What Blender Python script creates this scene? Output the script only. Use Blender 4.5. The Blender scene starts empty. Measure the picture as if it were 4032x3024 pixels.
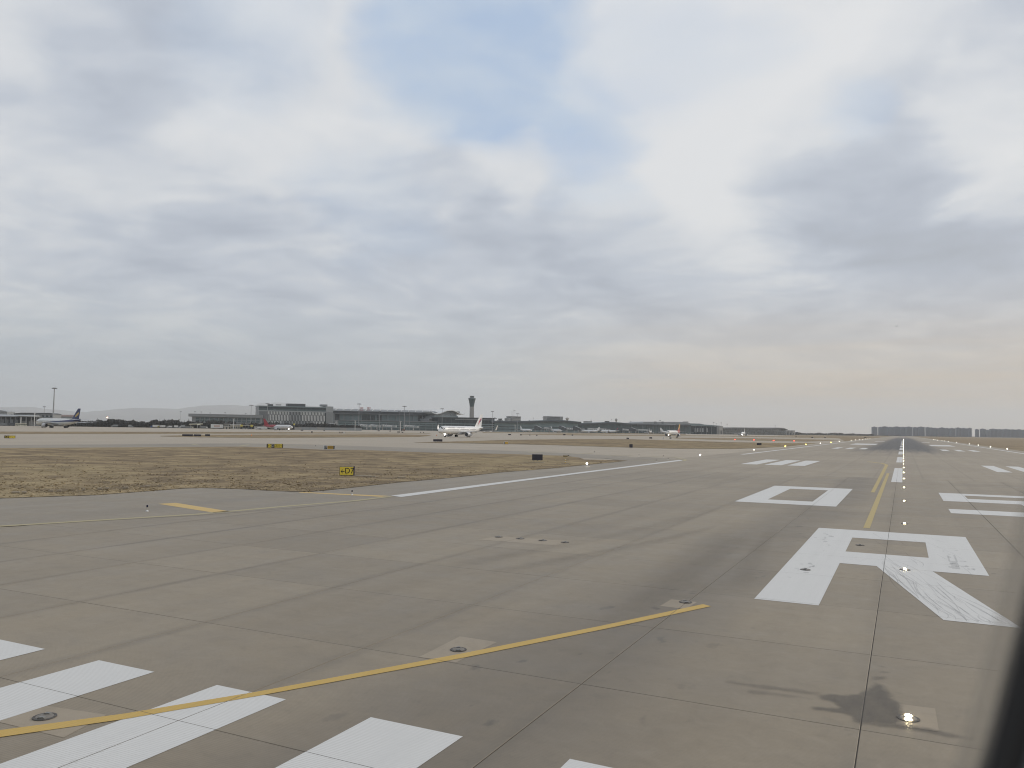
import bpy, bmesh, math, random
from mathutils import Vector, Matrix
from math import sin, cos, tan, pi, radians, sqrt, atan2
random.seed(7)
SC = bpy.context.scene
COL = SC.collection
# ---------------------------------------------------------------- camera (solved from the runway markings; metres, +y along the runway)
FPX, YAW, PITCH, ROLL, CAMH = 3140.0, 0.456124, 0.0570093, 0.0146519, 4.3289
CW = Vector((-sin(YAW)*cos(PITCH), cos(YAW)*cos(PITCH), sin(PITCH)))
_r = Vector((cos(YAW), sin(YAW), 0)); _u = _r.cross(CW)
CR = _r*cos(ROLL)+_u*sin(ROLL); CU = -_r*sin(ROLL)+_u*cos(ROLL)
CP = Vector((0, 0, CAMH))
cam = bpy.data.cameras.new('camera'); camo = bpy.data.objects.new('camera', cam); COL.objects.link(camo)
camo.matrix_world = Matrix(((CR.x, CU.x, -CW.x, 0), (CR.y, CU.y, -CW.y, 0), (CR.z, CU.z, -CW.z, CAMH), (0, 0, 0, 1)))
cam.sensor_width = 36; cam.lens = 36*FPX/4032; cam.clip_start = 0.01; cam.clip_end = 90000
cam.dof.use_dof = True; cam.dof.focus_distance = 70; cam.dof.aperture_fstop = 7.0
SC.camera = camo
def ray(px, py): return CW+CR*((px-2016)/FPX)-CU*((py-1512)/FPX)
def G(px, py, z=0.0):
    d = ray(px, py); t = (z-CAMH)/d.z; return CP+d*t
def W(px, py, D): return CP+ray(px, py)*D
def HOR(px): return 1512+FPX*(CW.z+(px-2016)/FPX*CR.z)/CU.z
def AT(px, D, z=0.0):
    p = W(px, HOR(px), D); p.z = z; return p
def ZAT(px, py, D): return W(px, py, D).z
# ---------------------------------------------------------------- world: overcast sky with thin openings
SUN_EL, SUN_AZ = radians(24), radians(38)      # azimuth clockwise from the runway direction (+y)
world = bpy.data.worlds.new('World'); SC.world = world; world.use_nodes = True
nt = world.node_tree; nt.nodes.clear()
class NB:
    def __init__(s, t): s.t = t
    def n(s, typ, **kw):
        nd = s.t.nodes.new(typ)
        for k, v in kw.items():
            if k == 'inp':
                for kk, vv in v.items():
                    if isinstance(vv, bpy.types.NodeSocket): s.t.links.new(vv, nd.inputs[kk])
                    else: nd.inputs[kk].default_value = vv
            else: setattr(nd, k, v)
        return nd
    def m(s, op, a, b=0.0, c=None, clamp=False):
        nd = s.t.nodes.new('ShaderNodeMath'); nd.operation = op; nd.use_clamp = clamp
        for i, v in enumerate((a, b) if c is None else (a, b, c)):
            if isinstance(v, bpy.types.NodeSocket): s.t.links.new(v, nd.inputs[i])
            else: nd.inputs[i].default_value = v
        return nd.outputs[0]
    def vm(s, op, a, b=(0, 0, 0)):
        nd = s.t.nodes.new('ShaderNodeVectorMath'); nd.operation = op
        for i, v in enumerate((a, b)):
            if isinstance(v, bpy.types.NodeSocket): s.t.links.new(v, nd.inputs[i])
            elif op == 'SCALE' and i == 1:
                nd.inputs['Scale'].default_value = v
            else: nd.inputs[i].default_value = v
        return nd.outputs['Value'] if op in ('DOT_PRODUCT', 'LENGTH', 'DISTANCE') else nd.outputs[0]
    def noise(s, vec, scale, detail=4, rough=0.55, dist=0.0, col=False):
        nd = s.n('ShaderNodeTexNoise', inp={'Vector': vec, 'Scale': scale, 'Detail': detail, 'Roughness': rough, 'Distortion': dist})
        return nd.outputs['Color' if col else 'Fac']
    def mr(s, v, a, b, c=0.0, d=1.0, smooth=False):
        nd = s.n('ShaderNodeMapRange', inp={0: v, 1: a, 2: b, 3: c, 4: d})
        if smooth: nd.interpolation_type = 'SMOOTHSTEP'
        return nd.outputs[0]
    def mix(s, f, a, b, mode='MIX'):
        nd = s.t.nodes.new('ShaderNodeMix'); nd.data_type = 'RGBA'; nd.blend_type = mode
        for i, v in ((0, f), (6, a), (7, b)):
            if isinstance(v, bpy.types.NodeSocket): s.t.links.new(v, nd.inputs[i])
            elif i == 0: nd.inputs[0].default_value = v
            else: nd.inputs[i].default_value = (*v, 1) if len(v) == 3 else v
        return nd.outputs[2]
    def scl(s, vec, v): return s.vm('MULTIPLY', vec, v)
b = NB(nt)
tc = b.n('ShaderNodeTexCoord').outputs['Generated']
sep = b.n('ShaderNodeSeparateXYZ', inp={0: tc})
dz = b.m('MAXIMUM', sep.outputs[2], 0.0)
den = b.m('ADD', dz, 0.13)
pc = b.n('ShaderNodeCombineXYZ', inp={0: b.m('DIVIDE', sep.outputs[0], den), 1: b.m('DIVIDE', sep.outputs[1], den), 2: 0.37}).outputs[0]
# the cloud layer: streets of stratocumulus seen in perspective
wob = b.vm('ADD', pc, b.vm('MULTIPLY', b.vm('SUBTRACT', b.noise(pc, 0.9, 2, col=True), (0.5, 0.5, 0.5)), (0.9, 0.9, 0.9)))
n1 = b.noise(wob, 1.35, 7, 0.52)
n2 = b.noise(b.vm('ADD', wob, (3.1, 7.7, 1.3)), 3.4, 6, 0.5)
n3 = b.noise(b.vm('ADD', pc, (11.0, 2.0, 0)), 0.45, 3, 0.5)
dn = b.vm('NORMALIZE', tc)
wd = b.vm('ADD', dn, b.vm('MULTIPLY', b.vm('SUBTRACT', b.noise(pc, 1.7, 5, 0.55, col=True), (0.5, 0.5, 0.5)), (0.26, 0.26, 0.17)))
wd = b.vm('NORMALIZE', wd)
def blob(px, py, rad, amp=1.0, soft=0.0):
    d = ray(px, py).normalized(); c = cos(rad)
    return b.m('MULTIPLY', b.mr(b.vm('DOT_PRODUCT', wd, tuple(d)), c, 1-(1-c)*soft, 0, 1, True), amp)
def addup(l):
    o = l[0]
    for x in l[1:]: o = b.m('ADD', o, x)
    return o
tone = b.m('ADD', b.m('MULTIPLY', n1, 0.80), b.m('ADD', b.m('MULTIPLY', n2, 0.50), b.m('MULTIPLY', n3, 0.25)))
n4 = b.noise(b.vm('ADD', wob, (5.3, 1.1, 2.9)), 7.5, 4, 0.5)
tone = b.m('ADD', tone, b.m('MULTIPLY', b.m('SUBTRACT', n4, 0.5), 0.15))
tone = b.m('SUBTRACT', b.m('MULTIPLY', tone, 1.22), 0.32)
br = addup([blob(250, 330, .2, .18), blob(1150, 330, .20, .30), blob(2900, 300, .22, .30), blob(3980, 420, .13, .30), blob(2330, 560, .07, .26), blob(2020, 640, .09, .26), blob(3000, 800, .16, .14), blob(100, 120, .10, .16),
            blob(2650, 60, .2, .12), blob(3500, 60, .2, .18)])
dk = addup([blob(4020, 160, .09, .22), blob(3350, 520, .13, .16), blob(3150, 780, .09, .14), blob(600, 500, .2, .06), blob(3300, 1080, .14, .14), blob(900, 850, .26, .09), blob(3850, 1100, .13, .16), blob(2050, 800, .10, .10),
            blob(500, 40, .12, .16), blob(1900, 1000, .2, .08)])
tone = b.m('SUBTRACT', b.m('ADD', tone, br), dk)
ramp = b.n('ShaderNodeValToRGB', inp={0: tone})
el = ramp.color_ramp.elements
el[0].position = 0.15; el[0].color = (0.40, 0.438, 0.505, 1)
el[1].position = 1.0; el[1].color = (0.80, 0.81, 0.825, 1)
for p_, c_ in ((0.40, (0.46, 0.505, 0.588)), (0.58, (0.56, 0.605, 0.68)), (0.78, (0.715, 0.74, 0.775))):
    e = el.new(p_); e.color = (*c_, 1)
gap = b.m('MINIMUM', addup([blob(1890, 60, .17, 1.0, .2), blob(2380, 470, .10, .45), blob(2060, 380, .11, .4), blob(2650, 150, .12, .35), blob(1450, 800, .10, .28), blob(2350, 620, .08, .4), blob(900, 30, .13, .32), blob(3350, 420, .06, .4)]), 0.92)
blue = b.mix(b.mr(n2, 0.35, 0.7), (0.43, 0.555, 0.75), (0.59, 0.675, 0.78))
cl = b.mix(gap, ramp.outputs[0], blue)
# towards the horizon the layer thins into even haze, warm under the hidden sun
warm = b.mr(b.vm('DOT_PRODUCT', dn, tuple(ray(3800, 1690).normalized())), 0.84, 0.995, 0, 1, True)
wl = b.mr(b.vm('DOT_PRODUCT', dn, tuple(ray(0, 1650).normalized())), 0.80, 1.0, 0, 1, True)
hz = b.mix(wl, b.mix(warm, (0.575, 0.59, 0.565), (0.66, 0.495, 0.285)), (0.44, 0.505, 0.545))
streak = b.noise(b.scl(tc, (2.2, 2.2, 46)), 1.6, 4, 0.5)
hz = b.mix(b.mr(streak, 0.38, 0.7, 0, 0.35), hz, (0.42, 0.46, 0.505))
low = b.mr(dz, 0.005, 0.19, 1, 0, True)
cl = b.mix(b.m('MULTIPLY', low, 0.9), cl, hz)
sky = b.n('ShaderNodeTexSky', sky_type='NISHITA', sun_disc=False)
sky.sun_elevation = SUN_EL; sky.sun_rotation = SUN_AZ; sky.air_density = 1.5; sky.dust_density = 3.0
bg1 = b.n('ShaderNodeBackground', inp={0: sky.outputs[0], 1: 0.08})
SKY_GAIN = 1.0
bg2 = b.n('ShaderNodeBackground', inp={0: cl, 1: SKY_GAIN})
mx = b.n('ShaderNodeMixShader', inp={0: 0.94, 1: bg1.outputs[0], 2: bg2.outputs[0]})
out = b.n('ShaderNodeOutputWorld', inp={0: mx.outputs[0]})
# ---------------------------------------------------------------- the sun behind the overcast
sl = bpy.data.lights.new('sun', 'SUN'); sl.energy = 1.5; sl.angle = radians(16); sl.color = (1.0, 0.90, 0.78)
so = bpy.data.objects.new('sun', sl); COL.objects.link(so)
sd = Vector((sin(SUN_AZ)*cos(SUN_EL), cos(SUN_AZ)*cos(SUN_EL), sin(SUN_EL)))
so.rotation_euler = (-sd).to_track_quat('-Z', 'Y').to_euler()
vs = SC.view_settings; vs.view_transform = 'Standard'; vs.look = 'None'; vs.gamma = 1.0; vs.exposure = 0.0; vs.use_curve_mapping = False
cy = SC.cycles; cy.use_denoising = True; cy.max_bounces = 6; cy.diffuse_bounces = 2; cy.glossy_bounces = 3; cy.volume_bounces = 1; cy.transparent_max_bounces = 12
cy.filter_width = 1.1; cy.caustics_reflective = False; cy.caustics_refractive = False
# ---------------------------------------------------------------- mesh helpers
class MB:
    def __init__(s): s.v = []; s.f = []; s.mi = []; s.cur = 0
    def mat(s, i): s.cur = i; return s
    def add(s, vs_, fs):
        o = len(s.v); s.v += [tuple(x) for x in vs_]
        for f in fs: s.f.append(tuple(i+o for i in f)); s.mi.append(s.cur)
        return s
    def box(s, x0, x1, y0, y1, z0, z1):
        return s.add([(x0, y0, z0), (x1, y0, z0), (x1, y1, z0), (x0, y1, z0), (x0, y0, z1), (x1, y0, z1), (x1, y1, z1), (x0, y1, z1)],
                     [(3, 2, 1, 0), (4, 5, 6, 7), (0, 1, 5, 4), (1, 2, 6, 5), (2, 3, 7, 6), (3, 0, 4, 7)])
    def cbox(s, c, d): return s.box(c[0]-d[0]/2, c[0]+d[0]/2, c[1]-d[1]/2, c[1]+d[1]/2, c[2]-d[2]/2, c[2]+d[2]/2)
    def poly(s, pts, z): return s.add([(p[0], p[1], z) for p in pts], [tuple(range(len(pts)))])
    def prism(s, pts, z0, z1):      # ccw outline in xy
        n = len(pts)
        if sum(pts[i][0]*pts[(i+1) % n][1]-pts[(i+1) % n][0]*pts[i][1] for i in range(n)) < 0: pts = pts[::-1]
        return s.add([(p[0], p[1], z0) for p in pts]+[(p[0], p[1], z1) for p in pts],
                     [tuple(range(n))[::-1], tuple(range(n, 2*n))]+[(i, (i+1) % n, n+(i+1) % n, n+i) for i in range(n)])
    def vprism(s, pts, y0, y1):     # outline in xz, thick along y
        n = len(pts)
        if sum(pts[i][0]*pts[(i+1) % n][1]-pts[(i+1) % n][0]*pts[i][1] for i in range(n)) < 0: pts = pts[::-1]
        return s.add([(p[0], y0, p[1]) for p in pts]+[(p[0], y1, p[1]) for p in pts],
                     [tuple(range(n)), tuple(range(n, 2*n))[::-1]]+[((i+1) % n, i, n+i, n+(i+1) % n) for i in range(n)])
    def loft(s, rings, cap=True):
        n = len(rings[0]); o = len(s.v); fs = []
        for k in range(len(rings)-1):
            for i in range(n): fs.append((k*n+i, k*n+(i+1) % n, (k+1)*n+(i+1) % n, (k+1)*n+i))
        if cap: fs += [tuple(range(n))[::-1], tuple((len(rings)-1)*n+i for i in range(n))]
        return s.add([p for r in rings for p in r], fs)
    def lathe(s, prof, seg=16, c=(0, 0, 0), axis='z', cap=True):     # prof: (r, h)
        rings = []
        for r, h in prof:
            ring = []
            for i in range(seg):
                a = 2*pi*i/seg; p, q = r*cos(a), r*sin(a)
                ring.append((c[0]+p, c[1]+q, c[2]+h) if axis == 'z' else (c[0]+h, c[1]+p, c[2]+q) if axis == 'x' else (c[0]+q, c[1]+h, c[2]+p))
            rings.append(ring)
        return s.loft(rings, cap)
    def tube(s, pts, r, seg=8):
        pts = [Vector(p) for p in pts]; rings = []
        rr = r if isinstance(r, (list, tuple)) else [r]*len(pts)
        for k, p in enumerate(pts):
            t = (pts[min(k+1, len(pts)-1)]-pts[max(k-1, 0)]).normalized()
            a = t.cross(Vector((0, 0, 1)) if abs(t.z) < 0.9 else Vector((1, 0, 0))).normalized(); bb = t.cross(a)
            rings.append([tuple(p+a*(rr[k]*cos(2*pi*i/seg))+bb*(rr[k]*sin(2*pi*i/seg))) for i in range(seg)])
        return s.loft(rings)
    def mesh(s, name):
        me = bpy.data.meshes.new(name); me.from_pydata(s.v, [], s.f)
        return me
    def build(s, name, mats, parent=None, smooth=False, loc=None, rz=None, fix=True):
        me = s.mesh(name)
        if not isinstance(mats, (list, tuple)): mats = [mats]
        for m_ in mats: me.materials.append(m_)
        for p, i in zip(me.polygons, s.mi): p.material_index = i
        if fix:
            bm = bmesh.new(); bm.from_mesh(me); bmesh.ops.recalc_face_normals(bm, faces=bm.faces); bm.to_mesh(me); bm.free()
        if smooth:
            me.shade_smooth()
            try: me.set_sharp_from_angle(angle=radians(smooth if smooth is not True else 40))
            except Exception: pass
        return link(name, me, parent, loc, rz)
def link(name, data, parent=None, loc=None, rz=None):
    o = bpy.data.objects.new(name, data); COL.objects.link(o)
    if parent is not None: o.parent = parent
    if loc is not None: o.location = loc
    if rz is not None: o.rotation_euler = (0, 0, rz)
    return o
def thing(name, label, cat, loc=(0, 0, 0), rz=0.0, group=None):
    o = link(name, None, None, loc, rz); return tag(o, label, cat, group)
def tag(o, label=None, cat=None, group=None, kind=None):
    if label: o['label'] = label
    if cat: o['category'] = cat
    if group: o['group'] = group
    if kind: o['kind'] = kind
    return o
def copy_tree(o, parent=None, kids=None):
    if kids is None:
        kids = {}
        for x in COL.objects:
            if x.parent: kids.setdefault(x.parent.name, []).append(x)
    c = o.copy(); COL.objects.link(c); c.parent = parent
    for ch in kids.get(o.name, []): copy_tree(ch, c, kids)
    return c
def text_mesh(body, size, depth=0.0, font=None):
    cu = bpy.data.curves.new('lettering', 'FONT'); cu.body = body; cu.size = size; cu.align_x = 'CENTER'; cu.align_y = 'CENTER'; cu.extrude = depth; cu.resolution_u = 3
    ob = bpy.data.objects.new('lettering', cu); COL.objects.link(ob)
    dg = bpy.context.evaluated_depsgraph_get(); me = bpy.data.meshes.new_from_object(ob.evaluated_get(dg))
    bpy.data.objects.remove(ob); return me
# ---------------------------------------------------------------- materials
MATS = {}
def newmat(name):
    m_ = bpy.data.materials.new(name); m_.use_nodes = True; m_.node_tree.nodes.clear(); MATS[name] = m_
    return m_, NB(m_.node_tree)
def finish(nb, col, rough=0.7, metal=0.0, normal=None, spec=0.5, alpha=None, emit=None):
    i = {'Base Color': col if isinstance(col, bpy.types.NodeSocket) else (*col, 1), 'Roughness': rough, 'Metallic': metal, 'Specular IOR Level': spec}
    if normal is not None: i['Normal'] = normal
    if alpha is not None: i['Alpha'] = alpha
    p = nb.n('ShaderNodeBsdfPrincipled', inp=i)
    nb.n('ShaderNodeOutputMaterial', inp={0: p.outputs[0]})
    return p
def mat(name, col, rough=0.6, metal=0.0, var=0.12, scale=1.2, spec=0.5, streak=0.0):
    if name in MATS: return MATS[name]
    m_, nb = newmat(name)
    pos = nb.n('ShaderNodeNewGeometry').outputs['Position']
    n = nb.noise(pos, scale, 5, 0.6); n2_ = nb.noise(nb.scl(pos, (1, 1, 0.15)), scale*3.1, 4, 0.6)
    f = nb.m('ADD', nb.m('MULTIPLY', n, 0.6), nb.m('MULTIPLY', n2_, 0.4))
    c = nb.mix(nb.mr(f, 0.3, 0.7), tuple(x*(1-var) for x in col), tuple(min(1, x*(1+var)) for x in col))
    r = nb.mr(n2_, 0.3, 0.7, max(0.02, rough-0.08), min(1, rough+0.08))
    finish(nb, c, r, metal, spec=spec)
    return m_
def emit(name, col, strength):
    if name in MATS: return MATS[name]
    m_, nb = newmat(name)
    e = nb.n('ShaderNodeEmission', inp={0: (*col, 1), 1: strength}); nb.n('ShaderNodeOutputMaterial', inp={0: e.outputs[0]})
    return m_
# ================================================================ pavement, grass and paint materials
JX = [-33.2, -28.9, -25.2, -21.65, -18.0, -13.85, -9.58, -5.0, -0.62, 3.85, 8.3, 12.7]       # longitudinal joints, measured
JY = [-0.3+4.45*i-4.45 for i in range(22)]                                                    # transverse joints
def pavement(name, dark, light, slab=False, rubber=False, joints=None):
    m_, nb = newmat(name)
    geo = nb.n('ShaderNodeNewGeometry'); pos = geo.outputs['Position']
    sx = nb.n('ShaderNodeSeparateXYZ', inp={0: pos})
    big = nb.noise(pos, 0.045, 4, 0.6); med = nb.noise(pos, 0.5, 6, 0.65, 0.4); fine = nb.noise(pos, 9, 4, 0.7)
    trk = nb.noise(nb.scl(pos, (0.55, 0.018, 1)), 1.0, 5, 0.6)
    crs = nb.noise(nb.scl(pos, (0.10, 1.6, 1)), 1.0, 4, 0.6)
    f = addn(nb, [(big, .38), (med, .22), (trk, .26), (crs, .10), (fine, .10)])
    c = nb.mix(nb.mr(f, 0.40, 0.67), dark, light)
    grit = nb.noise(pos, 70, 2, 0.8)
    c = nb.mix(nb.mr(grit, 0.3, 0.7, 0, 0.16), c, (0.04, 0.037, 0.032))
    mot = nb.noise(pos, 2.3, 7, 0.72, 0.5); c = nb.mix(nb.mr(mot, 0.52, 0.72, 0, 0.20), c, (0.09, 0.078, 0.06)); c = nb.mix(nb.mr(mot, 0.48, 0.30, 0, 0.16), c, (0.43, 0.37, 0.29))
    if slab:
        rnd = nb.n('ShaderNodeObjectInfo').outputs['Random']
        c = nb.mix(nb.mr(rnd, 0, 1, 0, 0.22), c, (0.115, 0.098, 0.076))
        ge = nb.n('ShaderNodeSeparateXYZ', inp={0: nb.n('ShaderNodeTexCoord').outputs['Generated']})
        gx = nb.m('MULTIPLY', nb.m('SUBTRACT', 0.5, nb.m('ABSOLUTE', nb.m('SUBTRACT', ge.outputs[0], 0.5))), 4.4)
        gy = nb.m('MULTIPLY', nb.m('SUBTRACT', 0.5, nb.m('ABSOLUTE', nb.m('SUBTRACT', ge.outputs[1], 0.5))), 4.4)
        wn = nb.noise(nb.scl(pos, (2.0, 0.35, 1)), 1.3, 4, 0.6)
        gx2 = nb.m('ADD', gx, nb.m('MULTIPLY', nb.m('SUBTRACT', wn, 0.5), 0.35))
        # grime gathers along the long joints, more towards the drained edge
        amt = nb.m('MULTIPLY', nb.mr(sx.outputs[0], -26, -2, 0.34, 0.14), nb.mr(nb.noise(nb.scl(pos, (.9, .11, 1)), 1.0, 3, .6), .35, .62, .35, 1.1))
        c = nb.mix(nb.m('MULTIPLY', nb.mr(gx2, 0.02, 0.30, 1, 0, True), amt), c, (0.075, 0.068, 0.055))
        c = nb.mix(nb.m('MULTIPLY', nb.mr(gy, 0.0, 0.10, 1, 0, True), nb.mr(med, .35, .65, 0.02, 0.25)), c, (0.27, 0.235, 0.185))
        # dark band where the wheels turn onto the centreline
        tr = nb.m('ADD', sx.outputs[0], nb.m('ADD', nb.m('MULTIPLY', nb.m('SUBTRACT', big, 0.5), 5), 5.6))
        tr = nb.m('ADD', tr, nb.m('MULTIPLY', nb.m('SUBTRACT', sx.outputs[1], 22), -0.035))
        c = nb.mix(nb.m('MULTIPLY', nb.mr(nb.m('ABSOLUTE', tr), 0.3, 2.9, 1, 0, True), nb.mr(trk, .3, .7, .16, .50)), c, (0.075, 0.066, 0.057))
        spot = nb.noise(nb.scl(pos, (1.0, 0.55, 1)), 1.9, 3, 0.5)
        c = nb.mix(nb.m('MULTIPLY', nb.mr(spot, 0.65, 0.72), nb.mr(nb.m('ABSOLUTE', tr), 0.5, 3.5, 0.45, 0.0)), c, (0.055, 0.05, 0.045))
    if rubber:
        sk = nb.noise(nb.scl(pos, (1.4, 0.006, 1)), 1.0, 5, 0.65)
        lat = nb.m('ABSOLUTE', nb.m('ADD', sx.outputs[0], 0.6))
        band = nb.mr(nb.m('ADD', lat, nb.m('MULTIPLY', nb.m('SUBTRACT', sk, 0.5), 9)), 6.5, 15.0, 1, 0, True)
        ends = nb.m('MULTIPLY', nb.mr(nb.m('ADD', sx.outputs[1], nb.m('MULTIPLY', nb.m('SUBTRACT', trk, .5), 160)), 185, 290, 0, 1, True), nb.mr(sx.outputs[1], 900, 1800, 1, 0.3, True))
        c = nb.mix(nb.m('MULTIPLY', nb.m('MULTIPLY', band, ends), nb.mr(sk, 0.25, 0.65, 0.78, 0.98)), c, (0.034, 0.034, 0.036))
        jx = nb.m('ABSOLUTE', nb.m('SUBTRACT', nb.m('FRACT', nb.m('DIVIDE', nb.m('ADD', sx.outputs[0], 100.62), 4.45)), 0.5))
        c = nb.mix(nb.m('MULTIPLY', nb.mr(jx, 0.46, 0.5, 0, 1), 0.20), c, (0.07, 0.062, 0.05))
    if joints:
        for ax in (0, 1):
            j = nb.m('ABSOLUTE', nb.m('SUBTRACT', nb.m('FRACT', nb.m('DIVIDE', nb.m('ADD', sx.outputs[ax], 1000.3), joints)), 0.5))
            c = nb.mix(nb.m('MULTIPLY', nb.mr(j, 0.485, 0.497, 0, 1), 0.25), c, (0.08, 0.075, 0.065))
    gro = nb.m('SINE', nb.m('MULTIPLY', sx.outputs[1], 2*pi/0.045))
    if slab: c = nb.mix(nb.m('MULTIPLY', nb.mr(gro, 0, 1, 0, 1), nb.mr(big, .35, .6, .04, .20)), c, (0.06, 0.053, 0.043))
    hgt = nb.m('ADD', nb.m('MULTIPLY', fine, 0.6), nb.m('MULTIPLY', gro, 0.10 if slab else 0.0))
    bump = nb.n('ShaderNodeBump', inp={'Strength': 0.12, 'Distance': 0.01, 'Height': hgt}).outputs[0]
    finish(nb, c, nb.mr(med, .3, .7, .50, .66), normal=bump, spec=0.5)
    return m_
def addn(nb, l):
    o = None
    for s, w in l:
        t = nb.m('MULTIPLY', s, w); o = t if o is None else nb.m('ADD', o, t)
    return o
M_SLAB = pavement('concrete_slab', (0.232, 0.189, 0.131), (0.372, 0.309, 0.219), slab=True)
M_RWY = pavement('runway_concrete', (0.254, 0.207, 0.146), (0.366, 0.304, 0.217), rubber=True)
M_SHO = pavement('shoulder_asphalt', (0.205, 0.171, 0.123), (0.328, 0.277, 0.205))
M_TAXI = pavement('taxiway_concrete', (0.345, 0.285, 0.205), (0.45, 0.378, 0.278), joints=5.0)
M_PATCH = pavement('patch_concrete', (0.305, 0.25, 0.178), (0.38, 0.315, 0.228))
M_FILL = mat('joint_filler', (0.075, 0.066, 0.055), 0.9)
def grassmat(name, c0, c1, c2, c3):
    m_, nb = newmat(name)
    pos = nb.n('ShaderNodeNewGeometry').outputs['Position']
    big = nb.noise(pos, 0.035, 5, 0.6, 0.6); med = nb.noise(nb.scl(pos, (1, 1.1, 1)), 0.26, 8, 0.66, 0.4); fine = nb.noise(pos, 2.6, 5, 0.75); rough = nb.noise(pos, 14, 3, 0.8)
    strip = nb.noise(nb.n('ShaderNodeVectorRotate', rotation_type='Z_AXIS', inp={'Vector': pos, 'Angle': -0.62}).outputs[0] if False else nb.scl(pos, (0.16, 0.05, 1)), 1.0, 4, 0.6)
    f = addn(nb, [(big, .28), (med, .58), (strip, .06), (fine, .10), (rough, .04)])
    c = nb.mix(nb.mr(f, 0.47, 0.57), c0, c1)
    c = nb.mix(nb.mr(f, 0.56, 0.67), c, c2)
    c = nb.mix(nb.m('MULTIPLY', nb.mr(big, .5, .65), nb.mr(fine, .35, .65, .1, .5)), c, c3)
    hgt = addn(nb, [(med, .5), (fine, .35), (rough, .2)])
    bump = nb.n('ShaderNodeBump', inp={'Strength': 0.3, 'Distance': 0.15, 'Height': hgt}).outputs[0]
    finish(nb, c, 0.95, normal=bump, spec=0.1)
    return m_
M_GRASS = grassmat('dry_grass', (0.185, 0.143, 0.094), (0.31, 0.24, 0.145), (0.43, 0.34, 0.205), (0.27, 0.225, 0.13))
M_FIELD = grassmat('dry_field', (0.23, 0.178, 0.118), (0.31, 0.245, 0.162), (0.38, 0.305, 0.205), (0.27, 0.228, 0.145))
def paint(name, col, under, wear=0.25, groove=True):
    m_, nb = newmat(name)
    pos = nb.n('ShaderNodeNewGeometry').outputs['Position']; sx = nb.n('ShaderNodeSeparateXYZ', inp={0: pos})
    n = nb.noise(pos, 0.9, 6, 0.7, 0.3); n2_ = nb.noise(pos, 11, 5, 0.75); st = nb.noise(nb.scl(pos, (3.2, 0.12, 1)), 1.0, 5, 0.65)
    c = nb.mix(nb.mr(addn(nb, [(n, .5), (n2_, .2), (st, .3)]), .35, .65), tuple(x*0.86 for x in col), col)
    gro = nb.m('SINE', nb.m('MULTIPLY', sx.outputs[1], 2*pi/0.045))
    if groove: c = nb.mix(nb.m('MULTIPLY', nb.mr(gro, 0.1, 0.9, 0, 1), nb.mr(n, .35, .6, .05, .26)), c, under)
    w = addn(nb, [(n, .45), (n2_, .35), (st, .3)])
    c = nb.mix(nb.mr(w, 0.66-wear*0.2, 0.80, 0, 0.75), c, under)
    bump = nb.n('ShaderNodeBump', inp={'Strength': 0.15, 'Distance': 0.01, 'Height': nb.m('ADD', n2_, nb.m('MULTIPLY', gro, .12))}).outputs[0]
    finish(nb, c, 0.6, normal=bump, spec=0.4)
    return m_
M_WHITE = paint('white_marking', (0.70, 0.695, 0.67), (0.24, 0.22, 0.19), 0.15)
M_WHITE2 = paint('white_line', (0.68, 0.67, 0.64), (0.24, 0.22, 0.19), 0.35, False)
M_YELLOW = paint('yellow_marking', (0.60, 0.40, 0.10), (0.24, 0.21, 0.16), 0.25)
M_YELLOW2 = paint('yellow_bar', (0.62, 0.43, 0.15), (0.3, 0.26, 0.19), 0.2, False)
M_YELLOW3 = paint('worn_yellow', (0.50, 0.385, 0.155), (0.24, 0.2, 0.14), 0.4)
M_OLDY = paint('faded_yellow', (0.42, 0.36, 0.20), (0.25, 0.23, 0.19), 0.5, False)
def stainmat(name, col, amount, rough=0.45):
    m_, nb = newmat(name)
    pos = nb.n('ShaderNodeNewGeometry').outputs['Position']
    a = nb.mr(nb.noise(nb.scl(pos, (1, .6, 1)), 3.0, 6, 0.7), 0.30, 0.62, amount*0.35, amount)
    finish(nb, col, rough, alpha=a, spec=0.5)
    return m_
M_WET = stainmat('damp_stain', (0.10, 0.086, 0.068), 0.42)
M_SCUFF = stainmat('tyre_rubber', (0.13, 0.13, 0.14), 0.19, 0.8)
# ================================================================ ground, pavements
def sheet(name, pts, z, m_, parent=None, kind='structure', label=None):
    o = MB().poly(pts, z).build(name, m_, parent, fix=False)
    if o.data.polygons[0].normal.z < 0: o.data.flip_normals()
    if parent is None: tag(o, label, kind=kind)
    return o
GP = lambda l, s=1.0: [G(x*s, y*s) for x, y in l]
S4 = 4032/2212
S = 33000
ground = sheet('ground', [(-S, -S), (S, -S), (S, S), (-S, S)], -0.06, M_FIELD, label='wide flat airfield of dry brown grass')
taxi = sheet('taxiway', [(-1750, -400), (-28, -400), (-28, 480), (-60, 900), (-300, 2100), (-1200, 2600), (-1750, 1600)], -0.03, M_TAXI, label='pale concrete taxiways and apron between the grass strips')
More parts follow.
